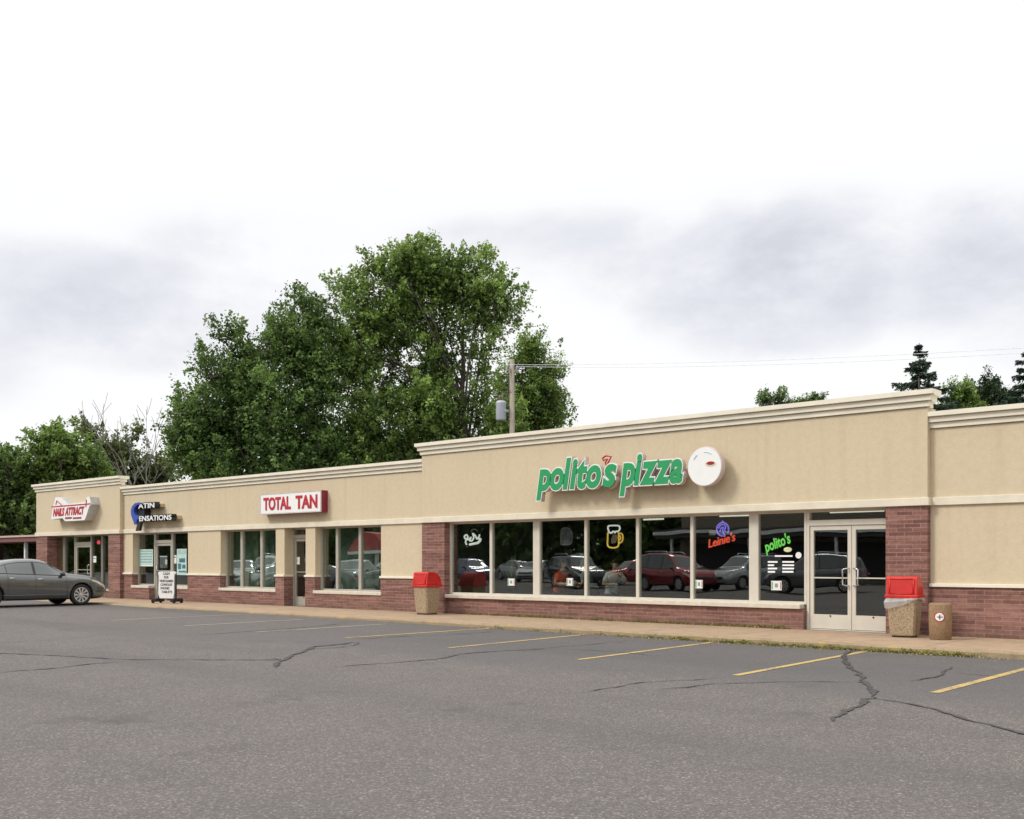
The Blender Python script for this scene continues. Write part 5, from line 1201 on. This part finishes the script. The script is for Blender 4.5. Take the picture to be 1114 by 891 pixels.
# ------------------------------------------------------------------ utility pole and wires
dP = 46.5; pb = AT(557, dP); up_ = empty('utility_pole', pb, R(0), 'wooden utility pole with a grey transformer rising behind the roof', 'utility pole'); zt = ZV(391, dP)
MB().tube([(0,0,-.3),(0,0,zt*.5),(0,0,zt)], [.14,.125,.10], 14).build('pole', M['polewood'], up_, smooth=True)
MB().box(-.04,.04,-.36,.36,zt-.55,zt-.43).build('crossarm', M['polewood'], up_)
k_ = dP/FOC; tz = ZV(457, dP); off = Vector((RX, RY, 0))*(-12*k_)
tr_ = MB().lathe([(.0,0),(.20,.0),(.225,.03),(.225,.70),(.235,.72),(.235,.76),(.16,.84),(.0,.86)], (off.x,off.y,tz), 22).build('transformer', M['galv'], up_, smooth=True)
MB().box(min(off.x,0)+.1,max(off.x,0)-.1,min(off.y,0)-.02,max(off.y,0)+.02,tz+.35,tz+.45).build('bracket', M['galv'], up_)
for dx in (-.09,.09): MB().lathe([(.035,0),(.055,.03),(.035,.06),(.055,.10),(.035,.13),(.05,.17),(.02,.24),(0,.25)], (off.x+dx,off.y,tz+.82), 10).build('bushing', simple('brown_ceramic',(.12,.07,.05),.3), tr_, smooth=True)
for dy in (-.3,.3): MB().lathe([(.02,-.01),(.05,.04),(.03,.08),(.045,.12),(0,.16)], (0,dy,zt-.42), 10).build('insulator', simple('grey_ceramic',(.35,.36,.36),.3), up_, smooth=True)
q = MB(); q.tube([(off.x,off.y,tz+1.05),(off.x*.6,off.y*.6,tz+1.25),(.05,-.1,tz+1.2)], .012, 5); q.tube([(0,-.16,zt-.6),(-.05,-.2,tz+1.4),(off.x*.5,off.y*.5-.05,tz+.9)], .012, 5); q.build('drop_wire', M['wire'], up_)
for i, (v0, v1, v2, dy) in enumerate(((404,393.5,378.5,-.3),(409,398,384,.3))):
    p0 = Vector((pb.x, pb.y+dy, zt-.27)); Yw = pb.y+dy
    p1 = P(790, v1, Yw); p2 = P(1114, v2, Yw); pts = []
    for j in range(60):
        x = p0.x+(45)*j/59
        # parabola through the three surveyed points
        l0 = (x-p1.x)*(x-p2.x)/((p0.x-p1.x)*(p0.x-p2.x)); l1 = (x-p0.x)*(x-p2.x)/((p1.x-p0.x)*(p1.x-p2.x)); l2 = (x-p0.x)*(x-p1.x)/((p2.x-p0.x)*(p2.x-p1.x))
        pts.append((x, Yw, p0.z*l0+p1.z*l1+p2.z*l2))
    tag(MB().tube(pts, .008, 5).build('power_line', simple('aluminium_cable',(.62,.62,.65),.5)), ('upper' if i == 0 else 'lower')+' thin power line crossing the sky at the right', 'power line', 'power lines')

# ------------------------------------------------------------------ weeds and litter
rg = np.random.default_rng(3)
def weeds(name, spots, mat):
    cen, dirs, size, tint = [], [], [], []
    for (x, y, z, r, h, n_) in spots:
        p = np.stack([x+rg.normal(size=n_)*r, y+rg.normal(size=n_)*.028, z+np.abs(rg.normal(size=n_))*h*.4+.004], 1); cen.append(p)
        dirs.append(rg.normal(size=(n_,3))*.7+np.array([0,-.1,.6])); size.append(rg.uniform(.02,.07,n_)); tint.append(np.clip(rg.normal(size=n_)*.25+rg.uniform(.1,.8),0,1))
    o = leaf_mesh(name, np.concatenate(cen), np.concatenate(dirs), np.concatenate(size), np.concatenate(tint), mat, None, .4); tag(o, kind='stuff'); return o
sp_ = []
for i in range(150):
    u = rg.uniform(540, 1060); x = PX(u, YK); dens = math.exp(-((u-960)/130)**2)+.5*math.exp(-((u-770)/90)**2)+.12
    if rg.uniform() < dens*.75: sp_.append((x, YK-.03, lot_z(x), rg.uniform(.04,.14), rg.uniform(.02,.07), int(rg.uniform(.3,1.3)*85*dens+10)))
o = weeds('kerb_weeds', sp_, M['weed']); tag(o, 'thin yellow green weeds growing along the foot of the kerb', 'weeds')
sp_ = []
for i in range(90):
    u = rg.uniform(487, 870); sp_.append((PX(u, YF+.05), YF+.045, 0, .10, .055, rg.integers(10, 45)))
o = weeds('wall_weeds', sp_, M['weed']); tag(o, 'low weeds along the brick base under the restaurant windows', 'weeds')
# leaf litter and grit at the kerb
n_ = 700; xx = rg.uniform(PX(520, YK), PX(1100, YK), n_); yy = YK-.02-np.abs(rg.normal(size=n_))*.16
zz = np.array([lot_z(x) for x in xx])+.012
o = leaf_mesh('grit', np.stack([xx,yy,zz],1), np.stack([rg.normal(size=n_),rg.normal(size=n_),rg.normal(size=n_)*.15],1), rg.uniform(.015,.045,n_), rg.uniform(0,1,n_), mat_leaf('dry_leaf',(.16,.11,.05),(.42,.34,.22),.1), None); tag(o, 'dry leaf bits and grit gathered along the kerb', 'grit', kind='stuff')
